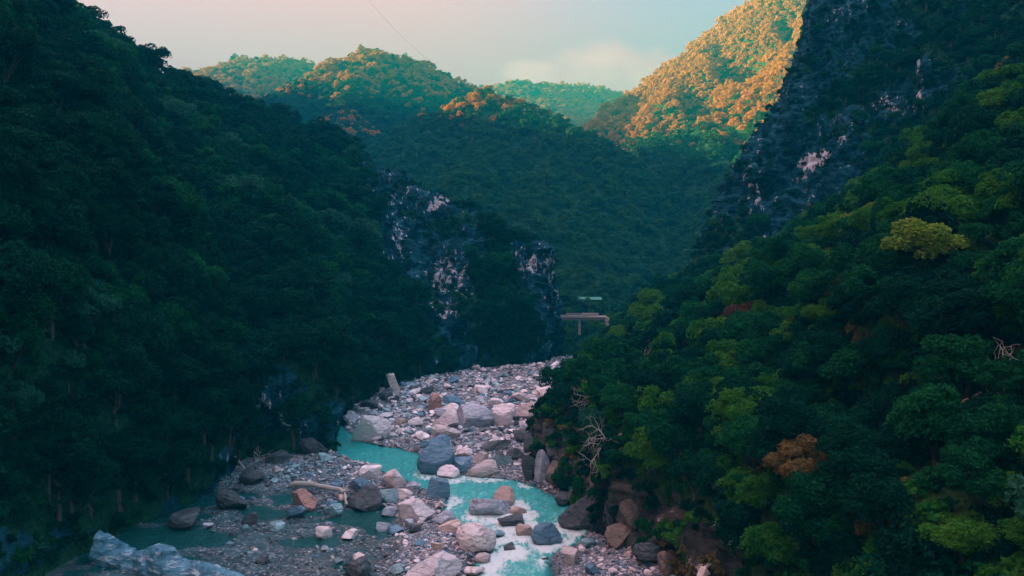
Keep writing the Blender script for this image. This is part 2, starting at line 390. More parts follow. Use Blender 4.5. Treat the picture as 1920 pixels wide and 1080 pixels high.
me = mesh_np('right_slope', V, Fq, [BANK]); vattr(me, 'veg', vegR); vattr(me, 'pale', paleR)
link('right_slope', me, kind='structure'); RIGHT = (V, Fq, vegR.ravel()); add_terr(V, Fq)

# --- right cliff
K = [[(95,350,-8),(103,350,30),(112,348,60),(120,345,95),(130,342,130),(138,340,165),(160,335,240)]]
for c in ([(1285,590,255),(1338,450,258),(1404,312,262),(1474,215,268),(1514,100,274),(1542,0,278),(1600,-250,300)],
          [(1420,580,225),(1450,450,232),(1520,310,240),(1590,200,246),(1620,100,252),(1650,0,256),(1700,-280,285)],
          [(1560,580,205),(1590,430,212),(1640,310,218),(1690,200,224),(1720,90,232),(1750,0,238),(1790,-330,262)],
          [(1720,520,190),(1740,380,195),(1780,280,200),(1820,170,206),(1840,80,214),(1860,0,220),(1900,-380,245)],
          [(1900,420,170),(1920,300,175),(1950,200,180),(1980,100,188),(2000,0,195),(2020,-80,200),(2060,-450,230)],
          [(2150,400,150),(2160,280,152),(2170,180,156),(2180,80,160),(2190,-20,168),(2200,-120,175),(2200,-550,205)]):
    K.append([tuple(P(*q)) for q in c])
G = loft(K, 330, 330); Nn = normals(G)
if Nn[160, 160, 0] > 0: Nn = -Nn
px, py = proj(G)
A = np.array([1, 1, .45])
edge = sstep(px, 1290, 1330) * 0 + 1
disp = fbm(G * A, 26, 4, 81, ridged=True) * 4.2 + fbm(G * A, 8, 4, 82, ridged=True, gain=.6) * 3.4 - np.abs(fbm(G * A, 3.2, 3, 83)) * 2.6 + fbm(G, 1.5, 2, 84, ridged=True) * .4
G = G + Nn * disp[..., None]
vegK = sstep(fbm(G, 22, 5, 91) + sstep(px, 1500, 1900) * .34 + .04 + fbm(G, 5, 3, 92) * .25 + sstep(py, 300, 480) * .18 - sstep(px, 1600, 1440) * .3, .05, .22) * .9
paleK = np.zeros(px.shape) + .02
for (sx_, sy_, rx, ry, a) in [(1600,200,260,260,.06),(1538,314,34,17,1.2),(1560,300,16,8,1.0),(1735,185,9,60,.75),(1420,360,14,40,.6),(1445,465,45,14,.7),(1340,490,35,22,.6),(1370,450,22,30,.35),(1575,35,16,30,.5),
                         (1590,270,12,40,.4),(1810,127,30,8,.6),(1665,205,40,18,.45),(1400,400,40,60,.3),(1830,185,50,12,.25),(1665,300,8,30,.5)]:
    paleK = np.maximum(paleK, a * np.exp(-((px - sx_) / rx) ** 2 - ((py - sy_) / ry) ** 2))
paleK = paleK + .20 * sstep(fbm(G * np.array([1, 1, .10]), 2.2, 3, 93, ridged=True), .45, .8) * (fbm(G, 14, 2, 94) > -.1)
V = G.reshape(-1, 3); Fq = grid_faces(330, 330)
me = mesh_np('right_cliff', V, Fq, [CLIFF], False); vattr(me, 'veg', vegK); vattr(me, 'pale', paleK)
link('right_cliff', me, kind='structure'); KLIFF = (V, Fq, vegK.ravel()); add_terr(V, Fq)

# --- the hills behind: ridges (px, py, Y); every ridge point is the apex of a slope
RID = [
 ([(535,190,800),(580,158,840),(640,124,880),(705,100,900),(755,112,905),(800,132,900),(860,165,890),(910,200,880)], .80),
 ([(690,110,890),(665,160,810),(650,215,720),(640,300,640)], .85),
 ([(600,150,860),(560,230,740),(560,300,650)], .85),
 ([(800,140,890),(830,230,760)], .85),
 ([(785,222,640),(850,192,645),(905,176,650),(960,198,630),(1035,228,600),(1080,252,580),(1150,320,560),(1220,392,530),(1270,462,500),(1300,530,470)], .82),
 ([(905,180,650),(890,270,560),(870,350,480)], .85),
 ([(1035,232,600),(1010,320,520),(990,400,450)], .85),
 ([(150,230,1100),(250,160,1120),(330,136,1150),(380,138,1150),(440,118,1150),(500,116,1150),(600,128,1150),(700,160,1150)], .72),
 ([(400,132,1140),(372,165,1040),(360,230,950)], .8),
 ([(880,178,1400),(960,164,1400),(1020,163,1400),(1120,168,1400),(1185,192,1400),(1260,250,1350)], .62),
 ([(1192,235,900),(1212,192,900),(1250,157,900),(1290,117,900),(1330,76,900),(1372,45,880),(1440,5,850),(1530,-50,820),(1650,-90,800),(1800,-100,800)], .80),
 ([(1440,10,850),(1420,120,740),(1370,200,660),(1330,290,600)], .9),
 ([(1580,-80,810),(1560,60,680),(1500,160,600),(1440,290,520),(1380,400,450)], .9),
 ([(1250,160,900),(1225,230,800),(1215,300,700),(1240,380,600)], .9),
 ([(1335,74,890),(1322,92,810),(1318,125,750),(1300,175,690)], 1.4),
 ([(1282,140,860),(1258,170,770),(1248,225,700)], 1.4),
 ([(1440,40,800),(1430,130,700),(1385,200,620),(1350,250,570)], 1.4),
 ([(1500,-20,790),(1490,90,660),(1450,180,590)], 1.4),
]
hx = np.arange(-760, 760, 6.5); hy = np.arange(285.5, 1640, 6.5)
Xh, Yh = np.meshgrid(hx, hy, indexing='ij'); P0 = np.stack([Xh, Yh, 0 * Xh], -1)
wx = Xh + fbm(P0, 90, 3, 101) * 16; wy = Yh + fbm(P0, 90, 3, 102) * 16
H = np.full(Xh.shape, 3.0)
for pts, s in RID:
    a = np.array([P(*q) for q in pts])
    for i in range(len(a) - 1):
        p0, p1 = a[i], a[i + 1]; d = p1[:2] - p0[:2]; L2 = (d ** 2).sum()
        t = np.clip(((wx - p0[0]) * d[0] + (wy - p0[1]) * d[1]) / L2, 0, 1)
        dist = np.sqrt((wx - p0[0] - t * d[0]) ** 2 + (wy - p0[1] - t * d[1]) ** 2)
        H = np.maximum(H, p0[2] + t * (p1[2] - p0[2]) - s * (np.sqrt(dist ** 2 + 64) - 8))
amp = sstep(H, 5, 60)
_px, _py = proj(np.stack([Xh, Yh, H], -1))          # ravines bitten into the face of the right-hand mountain
for (a_, b_, ra, rb, dd) in [(1388,112,44,36,75),(1312,182,34,34,60),(1378,255,22,36,45),(1480,62,16,18,30),(1450,215,20,16,26),(1252,235,20,20,24),(1500,130,18,30,22)]:
    H = H - dd * np.exp(-(((_px - a_) / ra) ** 2 + ((_py - b_) / rb) ** 2) ** 1.5) * (Yh > 480) * (Xh > 90)
H = H + amp * (fbm(P0, 60, 4, 111, ridged=True) * 6 - 2 + fbm(P0, 16, 3, 112) * 2)
H = np.where((Yh < 345) & (Xh > 60), np.minimum(H, 6), H)
V = np.stack([Xh, Yh, H], -1).reshape(-1, 3); Fq = grid_faces(len(hx), len(hy))
me = mesh_np('hills', V, Fq, [SOIL]); vattr(me, 'veg', np.ones(len(V))); vattr(me, 'pale', np.zeros(len(V)))
link('hills', me, kind='structure'); HILL = (V, Fq, np.ones(len(V))); add_terr(V, Fq)

# --- the high range on the left of the gorge, out of frame, whose evening shadow fills the valley
RANGE = [(-420, -350, 330), (-430, 0, 345), (-440, 250, 350), (-450, 400, 330), (-455, 520, 262), (-470, 620, 250), (-480, 720, 268), (-480, 800, 268), (-495, 900, 276), (-540, 1010, 290), (-700, 1180, 330), (-760, 1300, 320)]
gx = np.arange(-1150, -228, 9.0); gy = np.arange(-420, 1500, 9.0)
Xr, Yr = np.meshgrid(gx, gy, indexing='ij'); Hr = np.full(Xr.shape, 0.0); P1 = np.stack([Xr, Yr, 0 * Xr], -1)
a = np.array(RANGE, float)
for i in range(len(a) - 1):
    p0, p1 = a[i], a[i + 1]; d = p1[:2] - p0[:2]; t = np.clip(((Xr - p0[0]) * d[0] + (Yr - p0[1]) * d[1]) / (d ** 2).sum(), 0, 1)
    dist = np.hypot(Xr - p0[0] - t * d[0], Yr - p0[1] - t * d[1])
    Hr = np.maximum(Hr, p0[2] + t * (p1[2] - p0[2]) - .78 * dist)
Hr = Hr + fbm(P1, 70, 4, 121, ridged=True) * 9 - 3
V = np.stack([Xr, Yr, Hr], -1).reshape(-1, 3)
me = mesh_np('mountainside', V, grid_faces(len(gx), len(gy)), [SOIL]); vattr(me, 'veg', np.ones(len(V))); vattr(me, 'pale', np.zeros(len(V)))
link('mountainside', me, kind='structure')
# --- ground to the horizon
q = 4000
gm = mesh_np('ground', [(-q, -q, -6), (q, -q, -6), (q, q, -6), (-q, q, -6)], [(0, 1, 2, 3)], [SOIL])
vattr(gm, 'veg', [1] * 4); vattr(gm, 'pale', [0] * 4)
link('ground', gm, kind='structure')

# BVH of the terrain, for standing things on it
allV, allF, off = [], [], 0
for v, f in TERR:
    allV.append(v); allF.append(f + off); off += len(v)
allV = np.concatenate(allV); allF = np.concatenate(allF)
BVH = BVHTree.FromPolygons(allV.tolist(), allF.tolist())
BBV = BVHTree.FromPolygons(BED[0].tolist(), BED[1].tolist())
CAMP = Vector((0, 0, CAMZ))
def hit(px, py, tree=BVH):
    d = Vector(((px - CX) / F, 1.0, -(py - HY) / F)).normalized()
    h = tree.ray_cast(CAMP, d); return h[0]
def visible(p):
    d = Vector(p) - CAMP; L = d.length
    h = BVH.ray_cast(CAMP, d / L, L - 4.0); return h[0] is None

# ------------------------------------------------------------------ water
wxs = np.arange(-62, 30, .5); wys = np.arange(60, 262, .5)
Xw, Yw = np.meshgrid(wxs, wys, indexing='ij'); Pw = np.stack([Xw, Yw, 0 * Xw], -1)
dch = chan(Xw, Yw)

# ------------------------------------------------------------------ stones
def ico(sub):
    import bmesh
    bm = bmesh.new(); bmesh.ops.create_icosphere(bm, subdivisions=sub, radius=1)
    V = np.array([v.co[:] for v in bm.verts]); Fq = np.array([[v.index for v in f.verts] for f in bm.faces]); bm.free(); return V, Fq
ICO = {k: ico(k) for k in (1, 2, 3, 4)}
def stone(seed, dims, sub=3, planes=11, rough=.05, blocky=0.0):
    r = np.random.default_rng(seed); V, Fq = ICO[sub]; V = V.copy()
    if blocky:
        a3, _ = np.linalg.qr(np.eye(3) + r.normal(size=(3, 3)) * (.12 if blocky < .55 else .45))
        for k in range(3):
            for sg in (-1, 1):
                n = a3[k] * sg; e = V @ n - blocky * r.uniform(.85, 1.15); V = V - np.where(e > 0, e, 0)[:, None] * n * .98
    for _ in range(max(6, planes - 3)):
        n = r.normal(size=3); n /= np.linalg.norm(n); d = r.uniform(.42, .80)
        e = V @ n - d; V = V - np.where(e > 0, e, 0)[:, None] * n * .985
    V = V + V * (fbm(V + seed * 3.7, .8, 3, seed) * rough * 2.0)[:, None] + V * (fbm(V + seed, .22, 3, seed + 9, ridged=True) * rough * .7)[:, None]
    ax = r.normal(size=3); ax[2] += 1.2; ax /= np.linalg.norm(ax)           # split along the foliation
    q = (V @ ax) * r.uniform(3, 6) + fbm(V, .9, 2, seed + 4) * .9
    V = V * (1 - rough * 1.3 * np.exp(-((q - np.floor(q) - .5) / .11) ** 2))[:, None]
    lo, hi = V.min(0), V.max(0); V = (V - lo) / (hi - lo) - np.array([.5, .5, .22])
    return V * np.array(dims), Fq
def shade(me, ang=35):
    me.set_sharp_from_angle(angle=math.radians(ang))
BOULDERS = [  # centre px, base py, width px, height px, stone, label
 (692,831,78,44,'white','largest white boulder, domed, at the left edge of the rock pile above the pool'),
 (834,806,56,30,'white','cream white block low in the middle of the boulder pile'),
 (845,786,44,24,'white','pale cap boulder resting against the top of the middle pile'),
 (888,804,78,35,'grey','long violet grey banded boulder in the middle of the pile'),
 (946,800,46,34,'white','white boulder with a dark notch, right of the banded grey one'),
 (995,788,52,28,'pink','rounded pinkish white boulder at the right of the pile'),
 (1034,793,32,22,'white','broken white boulder beside the leaves of the right bank'),
 (814,772,24,28,'rust','upright reddish brown boulder at the back of the pile'),
 (844,762,34,17,'blue','blue grey boulder behind the cream cap boulder'),
 (778,801,30,15,'white','small pale boulder between the big white one and the middle pile'),
 (753,797,20,10,'tan','small tan stone beside the big white boulder'),
 (834,822,54,21,'pink','long flat pink slab in front of the middle pile'),
 (822,849,44,26,'blue','slanting blue slab just behind the big blue boulder'),
 (814,892,70,46,'blue','largest blue boulder, square, standing at the end of the pool'),
 (866,861,38,17,'pink','pale pink stone right of the slanting blue slab'),
 (902,872,28,20,'pink','rosy boulder on the gravel above the stream bend'),
 (864,887,36,24,'blue','blue veined boulder touching the right side of the square blue one'),
 (840,899,42,20,'white','low white stone at the foot of the square blue boulder'),
 (906,896,62,25,'pink','wide layered pink boulder at the head of the rapids'),
 (941,873,40,17,'teal','greenish grey boulder before the dark right bank'),
 (693,901,42,21,'white','long white boulder at the tip of the gravel bar'),
 (738,918,50,30,'pink','pale slab leaning at the water beside the white bar boulder'),
 (821,936,50,33,'blue','deep blue angular boulder in the upper rapids'),
 (772,924,36,17,'grey','grey stone left of the deep blue angular boulder'),
 (678,961,70,37,'dark','dark boulder with a wide hollow, left of the pale central one'),
 (777,979,72,35,'white','pale boulder with a ridge, centre of the lower bar'),
 (836,986,46,23,'grey','grey wedge boulder right of the pale ridged one'),
 (946,950,44,30,'tan','brown pointed boulder leaning behind the grey one in midstream'),
 (918,971,82,32,'grey','large smooth grey boulder in midstream'),
 (971,968,34,15,'tan','brown stone downstream of the midstream grey boulder'),
 (958,989,56,15,'dark','flat dark rock plate awash in midstream'),
 (985,1008,36,20,'tan','small brown boulder upstream of the dark blue one'),
 (1027,1024,62,31,'blue','dark blue boulder at the right of the rapids'),
 (890,1038,78,41,'pink','big pinkish brown boulder on the left edge of the rapids'),
 (956,1036,25,13,'dark','small dark pointed rock in the white water'),
 (905,1058,32,16,'pink','pale stone awash below the big pinkish boulder'),
 (810,1092,108,38,'white','huge white boulder cut by the bottom edge of the picture'),
 (664,1086,56,29,'dark','dark teal boulder at the bottom, left of the huge white one'),
 (888,1085,42,18,'pink','pinkish stone at the bottom right of the huge white one'),
 (621,968,38,21,'teal','green grey boulder between the shallow pools on the left'),
 (1071,1061,35,28,'pink','rosy boulder on the right bank gravel'),
 (821,1034,24,14,'tan','small tan stone left of the big pinkish boulder'),
 (842,998,46,16,'tan','orange tan slab below the grey wedge boulder'),
 (722,998,36,16,'grey','grey stone in the lower left shallows'),
 (565,960,54,34,'rust','rusty pink slab under the end of the driftwood log'),
 (552,973,40,21,'blue','blue rounded stone below the rusty slab'),
 (517,888,20,11,'pink','lone pale stone on the left gravel bar'),
 (465,984,32,20,'dark','dark brown stone on the far left shingle'),
 (672,924,50,21,'blue','flat blue stone behind the dark hollow boulder'),
 (625,918,36,15,'blue','small blue stone by the driftwood log'),
 (754,938,34,17,'pink','pink stone between the pale slab and the pale ridged boulder'),
 (724,944,44,20,'teal','teal grey stone behind the pale ridged boulder'),
 (1113,1078,30,18,'blue','blue grey stone on the right bank at the bottom'),
 (1092,996,92,58,'dark','large dark leaning boulder against the right bank'),
 (988,904,26,44,'dark','dark upright rock at the foot of the right bank'),
 (1018,906,30,54,'grey','pale slanting slab standing against the right bank'),
 (640,800,40,14,'grey','pale flat stone under the left trees above the pool'),
 (930,764,30,14,'white','whitish block near the head of the boulder field'),
 (975,752,34,13,'pink','pale pink stone at the far end of the boulder field'),
 (1040,722,30,14,'grey','grey boulder at the far right of the boulder field'),
 (905,741,18,13,'white','pale pointed stone at the far end of the boulder field'),
 (1028,752,34,15,'pink','pinkish slab beside the right bank leaves'),
 (932,1008,30,10,'teal','rock awash between midstream plate and big pinkish boulder'),
]
used = []
for i, (cx_, by, w, h, mt, lab) in enumerate(BOULDERS):
    hp = hit(cx_, min(by, 1200), BBV)
    if hp is None: continue
    z0 = max(hp.z, -.15); Y = (CAMZ - z0) * F / (by - HY); s = Y / F
    if 715 < by < 900: w *= 1.04; h *= 1.05
    x0 = (cx_ - CX) * s; wd = w * s; hh = h * s * 1.12
    dp = min(wd * random.uniform(.7, .95), hh * 2.2)
    V, Fq = stone(100 + i, (wd, dp, hh / .78), 4, random.choice([9, 12, 15]), .05, .70 if (mt in ('blue', 'dark') and i % 2 == 0 or i % 5 == 1) else 0)
    me = mesh_np('boulder', V, Fq, [ROCK[mt]]); shade(me, 28)
    o = link('boulder', me, label=lab, category='boulder', group='boulders in the riverbed')
    o.location = (x0, Y + dp * .42, z0); o.rotation_euler = (random.uniform(-.08, .08), random.uniform(-.12, .12), random.uniform(-.25, .25))
    used.append((x0, Y + dp * .42, wd / 2, dp / 2))
USED = np.array(used)

# unnamed boulders: what is left of the 300 individual stones
SP = {}
for k in ('white', 'pink', 'grey', 'blue', 'dark', 'tan', 'teal'):
    for j in range(4):
        V, Fq = stone(300 + j, (1, random.uniform(.75, 1), random.uniform(.5, .75)), 3, 12, .05, .72 if j % 2 else 0)
        me = mesh_np('stone', V, Fq, [ROCK[k]]); shade(me, 30); SP[k, j] = me
words = {'white': 'white', 'pink': 'pinkish', 'grey': 'grey', 'blue': 'blue grey', 'dark': 'dark', 'tan': 'tan', 'teal': 'teal grey'}
def zone(px, py):
    if py < 750: return 'at the far end of the boulder field'
    if py < 800: return 'left of the boulder pile' if px < 800 else ('behind the boulder pile' if px < 930 else 'right of the boulder pile')
    if py < 880: return 'between the boulder pile and the blue boulder' if px > 780 else 'on the left bank by the pool'
    if px > 1030: return 'on the shingle below the right bank'
    if px < 640: return 'among the shallow pools on the left bar'
    if py < 960: return 'near the driftwood and upper rapids'
    return 'left of the lower rapids' if px < 850 else 'in the lower rapids'
cnt = 0; tries = 0; SM = []
while cnt < 212 and tries < 20000:
    tries += 1
    t = random.random()
    if t < .5: px_, py_ = random.uniform(700, 1070), random.uniform(716, 880)
    elif t < .85: px_, py_ = random.uniform(590, 960), random.uniform(900, 1078)
    elif t < .92: px_, py_ = random.uniform(430, 640), random.uniform(900, 1060)
    else: px_, py_ = random.uniform(1020, 1240), random.uniform(1010, 1078)
    hp = hit(px_, py_)
    if hp is None or hp.z > 4.8 or hp.z < -.45: continue
    if hp.z < -.1 and random.random() < .75: continue
    hb = hit(px_, py_, BBV)
    if hb is None or (hb - hp).length > .8: continue
    s = random.choice([.8, 1.0, 1.2, 1.5, 2.0, 2.9]) * random.uniform(.8, 1.2)
    if py_ > 900: s *= .75
    if len(USED) and (np.hypot((USED[:, 0] - hp.x) / (USED[:, 2] + s * .4), (USED[:, 1] - hp.y) / (USED[:, 3] + s * .4)) < 1).any(): continue
    USED = np.vstack([USED, (hp.x, hp.y, s * .45, s * .4)])
    k = random.choices(['white', 'pink', 'grey', 'blue', 'dark', 'tan', 'teal'], [3, 3, 4, 3, 2.5, 1.5, 2] if px_ > 640 else [1, 1, 2, 3, 4, 1, 4])[0]
    o = link('boulder', SP[k, random.randrange(4)], label='%s %s boulder %s' % ('small' if s < 1.2 else ('big' if s > 2.2 else 'mid sized'), words[k], zone(px_, py_)), category='boulder',
             group='loose boulders ' + zone(px_, py_))
    o.location = (hp.x, hp.y, max(hp.z, -.1) - .05); o.scale = (s, s * random.uniform(.8, 1.1), s * random.uniform(.75, 1.1)); o.rotation_euler = (random.uniform(-.2, .2), random.uniform(-.2, .2), random.uniform(0, 6.28))
    cnt += 1

# blocks fallen at the foot of both banks
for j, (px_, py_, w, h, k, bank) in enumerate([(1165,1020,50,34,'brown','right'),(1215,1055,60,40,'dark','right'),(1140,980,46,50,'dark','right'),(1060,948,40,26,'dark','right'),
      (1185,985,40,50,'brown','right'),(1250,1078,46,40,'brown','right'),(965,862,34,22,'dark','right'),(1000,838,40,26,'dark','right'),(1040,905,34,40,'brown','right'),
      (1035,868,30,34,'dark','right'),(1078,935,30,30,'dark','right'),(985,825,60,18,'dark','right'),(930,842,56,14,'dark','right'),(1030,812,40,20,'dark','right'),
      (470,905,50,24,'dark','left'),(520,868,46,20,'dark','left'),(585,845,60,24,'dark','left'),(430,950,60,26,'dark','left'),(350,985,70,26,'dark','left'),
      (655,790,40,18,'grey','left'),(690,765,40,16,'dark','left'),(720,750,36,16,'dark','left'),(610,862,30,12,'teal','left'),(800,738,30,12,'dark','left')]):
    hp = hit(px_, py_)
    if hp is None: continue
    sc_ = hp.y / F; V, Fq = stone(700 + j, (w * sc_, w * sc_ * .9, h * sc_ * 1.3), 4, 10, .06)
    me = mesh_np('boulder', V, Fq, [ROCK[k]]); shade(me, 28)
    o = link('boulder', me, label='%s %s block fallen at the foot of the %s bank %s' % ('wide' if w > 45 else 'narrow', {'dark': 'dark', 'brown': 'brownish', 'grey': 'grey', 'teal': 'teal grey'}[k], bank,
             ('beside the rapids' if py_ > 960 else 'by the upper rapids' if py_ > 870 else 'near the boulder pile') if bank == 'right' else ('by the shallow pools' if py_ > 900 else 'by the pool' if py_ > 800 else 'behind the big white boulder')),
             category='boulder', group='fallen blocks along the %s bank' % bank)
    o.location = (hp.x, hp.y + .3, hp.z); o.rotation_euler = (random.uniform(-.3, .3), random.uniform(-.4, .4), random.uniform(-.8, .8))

# cobbles and gravel: past counting
def gn_scatter(name, pts, idx, rot, scl, protos, label_kind='stuff', tilt=None):
    """one object of points; geometry nodes put a proto mesh on each"""
    pc = bpy.data.collections.new(name + '_sources')
    for i, me in enumerate(protos):
        o = bpy.data.objects.new('%s_source_%02d' % (name, i), me); pc.objects.link(o)
    me = bpy.data.meshes.new(name); me.vertices.add(len(pts)); me.vertices.foreach_set('co', np.asarray(pts, np.float32).ravel())
    a = me.attributes.new('proto', 'INT', 'POINT'); a.data.foreach_set('value', np.asarray(idx, np.int32))
    a = me.attributes.new('rot', 'FLOAT_VECTOR', 'POINT'); a.data.foreach_set('vector', np.asarray(rot, np.float32).ravel())
    a = me.attributes.new('scl', 'FLOAT_VECTOR', 'POINT'); a.data.foreach_set('vector', np.asarray(scl, np.float32).ravel())
    me.update()
    o = link(name, me, kind='stuff')
    ng = bpy.data.node_groups.new(name, 'GeometryNodeTree')
    ng.interface.new_socket('Geometry', in_out='INPUT', socket_type='NodeSocketGeometry'); ng.interface.new_socket('Geometry', in_out='OUTPUT', socket_type='NodeSocketGeometry')
    N, L = ng.nodes, ng.links
    gi = N.new('NodeGroupInput'); go = N.new('NodeGroupOutput'); ip = N.new('GeometryNodeInstanceOnPoints')
    ci = N.new('GeometryNodeCollectionInfo'); ci.inputs['Collection'].default_value = pc
    ci.inputs['Separate Children'].default_value = True; ci.inputs['Reset Children'].default_value = True
    def na(nm, t):
        q = N.new('GeometryNodeInputNamedAttribute'); q.data_type = t; q.inputs['Name'].default_value = nm; return q.outputs['Attribute']
    L.new(gi.outputs[0], ip.inputs['Points']); L.new(ci.outputs[0], ip.inputs['Instance']); ip.inputs['Pick Instance'].default_value = True
    L.new(na('proto', 'INT'), ip.inputs['Instance Index']); L.new(na('rot', 'FLOAT_VECTOR'), ip.inputs['Rotation']); L.new(na('scl', 'FLOAT_VECTOR'), ip.inputs['Scale'])
    L.new(ip.outputs[0], go.inputs[0])
    md = o.modifiers.new('scatter', 'NODES'); md.node_group = ng
    return o

gp = []
for k in ('white', 'grey', 'blue', 'dark', 'teal', 'pink'):
    for j in range(2):
        V, Fq = stone(500 + j, (1, .8, .6), 2 if j else 1, 7, .06); gp.append(mesh_np('cobble', V, Fq, [ROCK[k]], smooth=False))
n = 120000
yy = np.random.default_rng(3).uniform(1 / 285., 1 / 88., n); Yc = 1 / yy; r3 = np.random.default_rng(4)
Xc = r3.uniform(-62, 34, n)
pc_ = np.stack([Xc, Yc, 0 * Xc], -1); hz = bed_h(Xc, Yc)
dens = sstep(fbm(pc_, 6, 3, 131), -.25, .25) * .8 + .2
dens *= np.where(hz > -.03, 1, .04); lw = ledge_w(Xc, Yc, hz); dens *= 1 - .86 * lw
pxc, pyc = proj(np.stack([Xc, Yc, hz], -1))
keep = (r3.random(n) < dens) & (pxc > 150) & (pxc < 1330)
Xc, Yc, hz, pxc, lw = Xc[keep], Yc[keep], hz[keep], pxc[keep], lw[keep]; n = len(Xc)
sz = np.exp(r3.normal(-1.25, .42, n)) * np.clip(Yc / 130, .8, 1.5)
bx = r3.random(n) < .06; sz *= 1 - .2 * lw; sz[bx] *= 2.2
farb = (Yc > 158) & (r3.random(n) < .22); sz[farb] *= r3.uniform(1.4, 2.6, n)[farb]
cdf_mid = np.cumsum([.32, .20, .16, .12, .10, .10]); cdf_left = np.cumsum([.04, .10, .24, .26, .34, .02])
u = r3.random(n); cls = np.where(pxc > 640, np.searchsorted(cdf_mid, u), np.searchsorted(cdf_left, u)); cls = np.clip(cls, 0, 5)
gn_scatter('river_cobbles', np.stack([Xc, Yc, hz + sz * .05], -1), cls * 2 + (sz > .4), np.stack([r3.uniform(-.4, .4, n), r3.uniform(-.4, .4, n), r3.uniform(0, 6.28, n)], -1),
           np.stack([sz, sz, sz * r3.uniform(.6, 1, n)], -1), gp)
print('cobbles', n)

# water surface with foam round the stones and along the rapids
foam = np.zeros(Xw.shape)
for (x_, y_, a_, b_) in USED:
    if abs(y_ - 150) > 95: continue
    dd = ((Xw - x_ - .6) / (a_ + .9)) ** 2 + ((Yw - y_ + 1.2) / (b_ + 1.6)) ** 2
    foam = np.maximum(foam, np.exp(-np.clip(dd - .8, 0, None) * 1.6) * .85)
pxw, pyw = proj(Pw)
rap = sstep(pyw, 885, 935) * sstep(dch, -.5, 1.5)
foam = foam * sstep(dch, -1, .8) * (.15 + .85 * sstep(pyw, 860, 900))
rapid = np.clip(rap * (.55 + .45 * sstep(pyw, 1020, 1060)), 0, 1)
hw = fbm(Pw * np.array([1, .55, 1]), 1.8, 4, 141) * (.03 + .42 * rap) + fbm(Pw, 5, 2, 142) * .12 * rap
V = np.stack([Xw, Yw, hw + .0], -1).reshape(-1, 3)
def water_mat():
    m = mat('glacial_water'); b = NB(m)
    co = b.coords((1.0, .45, 1), (0, 0, -.25)); cs = b.coords((.8, .25, 1), (0, 0, -.35))
    fo = b.n('ShaderNodeAttribute', attribute_name='foam').outputs['Fac']; ra = b.n('ShaderNodeAttribute', attribute_name='rapid').outputs['Fac']
    dp = b.n('ShaderNodeAttribute', attribute_name='chan').outputs['Fac']
    n1 = b.noise(cs, 1.7, 10, .78); n2 = b.noise(co, 2.2, 6, .6)
    th = b.math('ADD', b.math('ADD', b.math('MULTIPLY', fo, .25), b.math('MULTIPLY', ra, .11)), b.math('ADD', b.math('MULTIPLY', n1, .65), b.math('MULTIPLY', n2, .35)))
    fm = b.math('MULTIPLY', b.rng(th, .585, .80), .92)
    body = b.mix(b.rng(n1, .3, .7), (.004, .30, .28, 1), (.020, .50, .46, 1))
    body = b.mix(b.math('MULTIPLY', ra, .55), body, (.10, .50, .47, 1))
    c = b.mix(fm, body, (.70, .82, .80, 1))
    bm = b.n('ShaderNodeBump', {'Strength': .8, 'Distance': .35, 'Height': b.math('ADD', n2, n1)})
    w = b.n('ShaderNodeBsdfPrincipled', {'Base Color': c, 'Roughness': b.rng(fm, 0, 1, .12, .6), 'IOR': 1.33, 'Normal': bm.outputs[0]})
    tr = b.n('ShaderNodeBsdfTransparent', {'Color': (.35, .80, .78, 1)})
    gl = b.n('ShaderNodeBsdfGlossy', {'Color': (.5, .9, .95, 1), 'Roughness': .12, 'Normal': bm.outputs[0]})
    fr = b.n('ShaderNodeFresnel', {'IOR': 1.33, 'Normal': bm.outputs[0]})
    clear = b.n('ShaderNodeMixShader', {0: fr.outputs[0], 1: tr.outputs[0], 2: gl.outputs[0]})
    opac = b.math('ADD', b.rng(dp, -1.5, 1.2, .10, .95), fm, True)
    b.out(b.n('ShaderNodeMixShader', {0: opac, 1: clear.outputs[0], 2: w.outputs[0]}).outputs[0]); return m
me = mesh_np('river', V, grid_faces(len(wxs), len(wys)), [water_mat()])
vattr(me, 'foam', foam); vattr(me, 'rapid', rapid); vattr(me, 'chan', dch)
link('river', me, kind='structure')

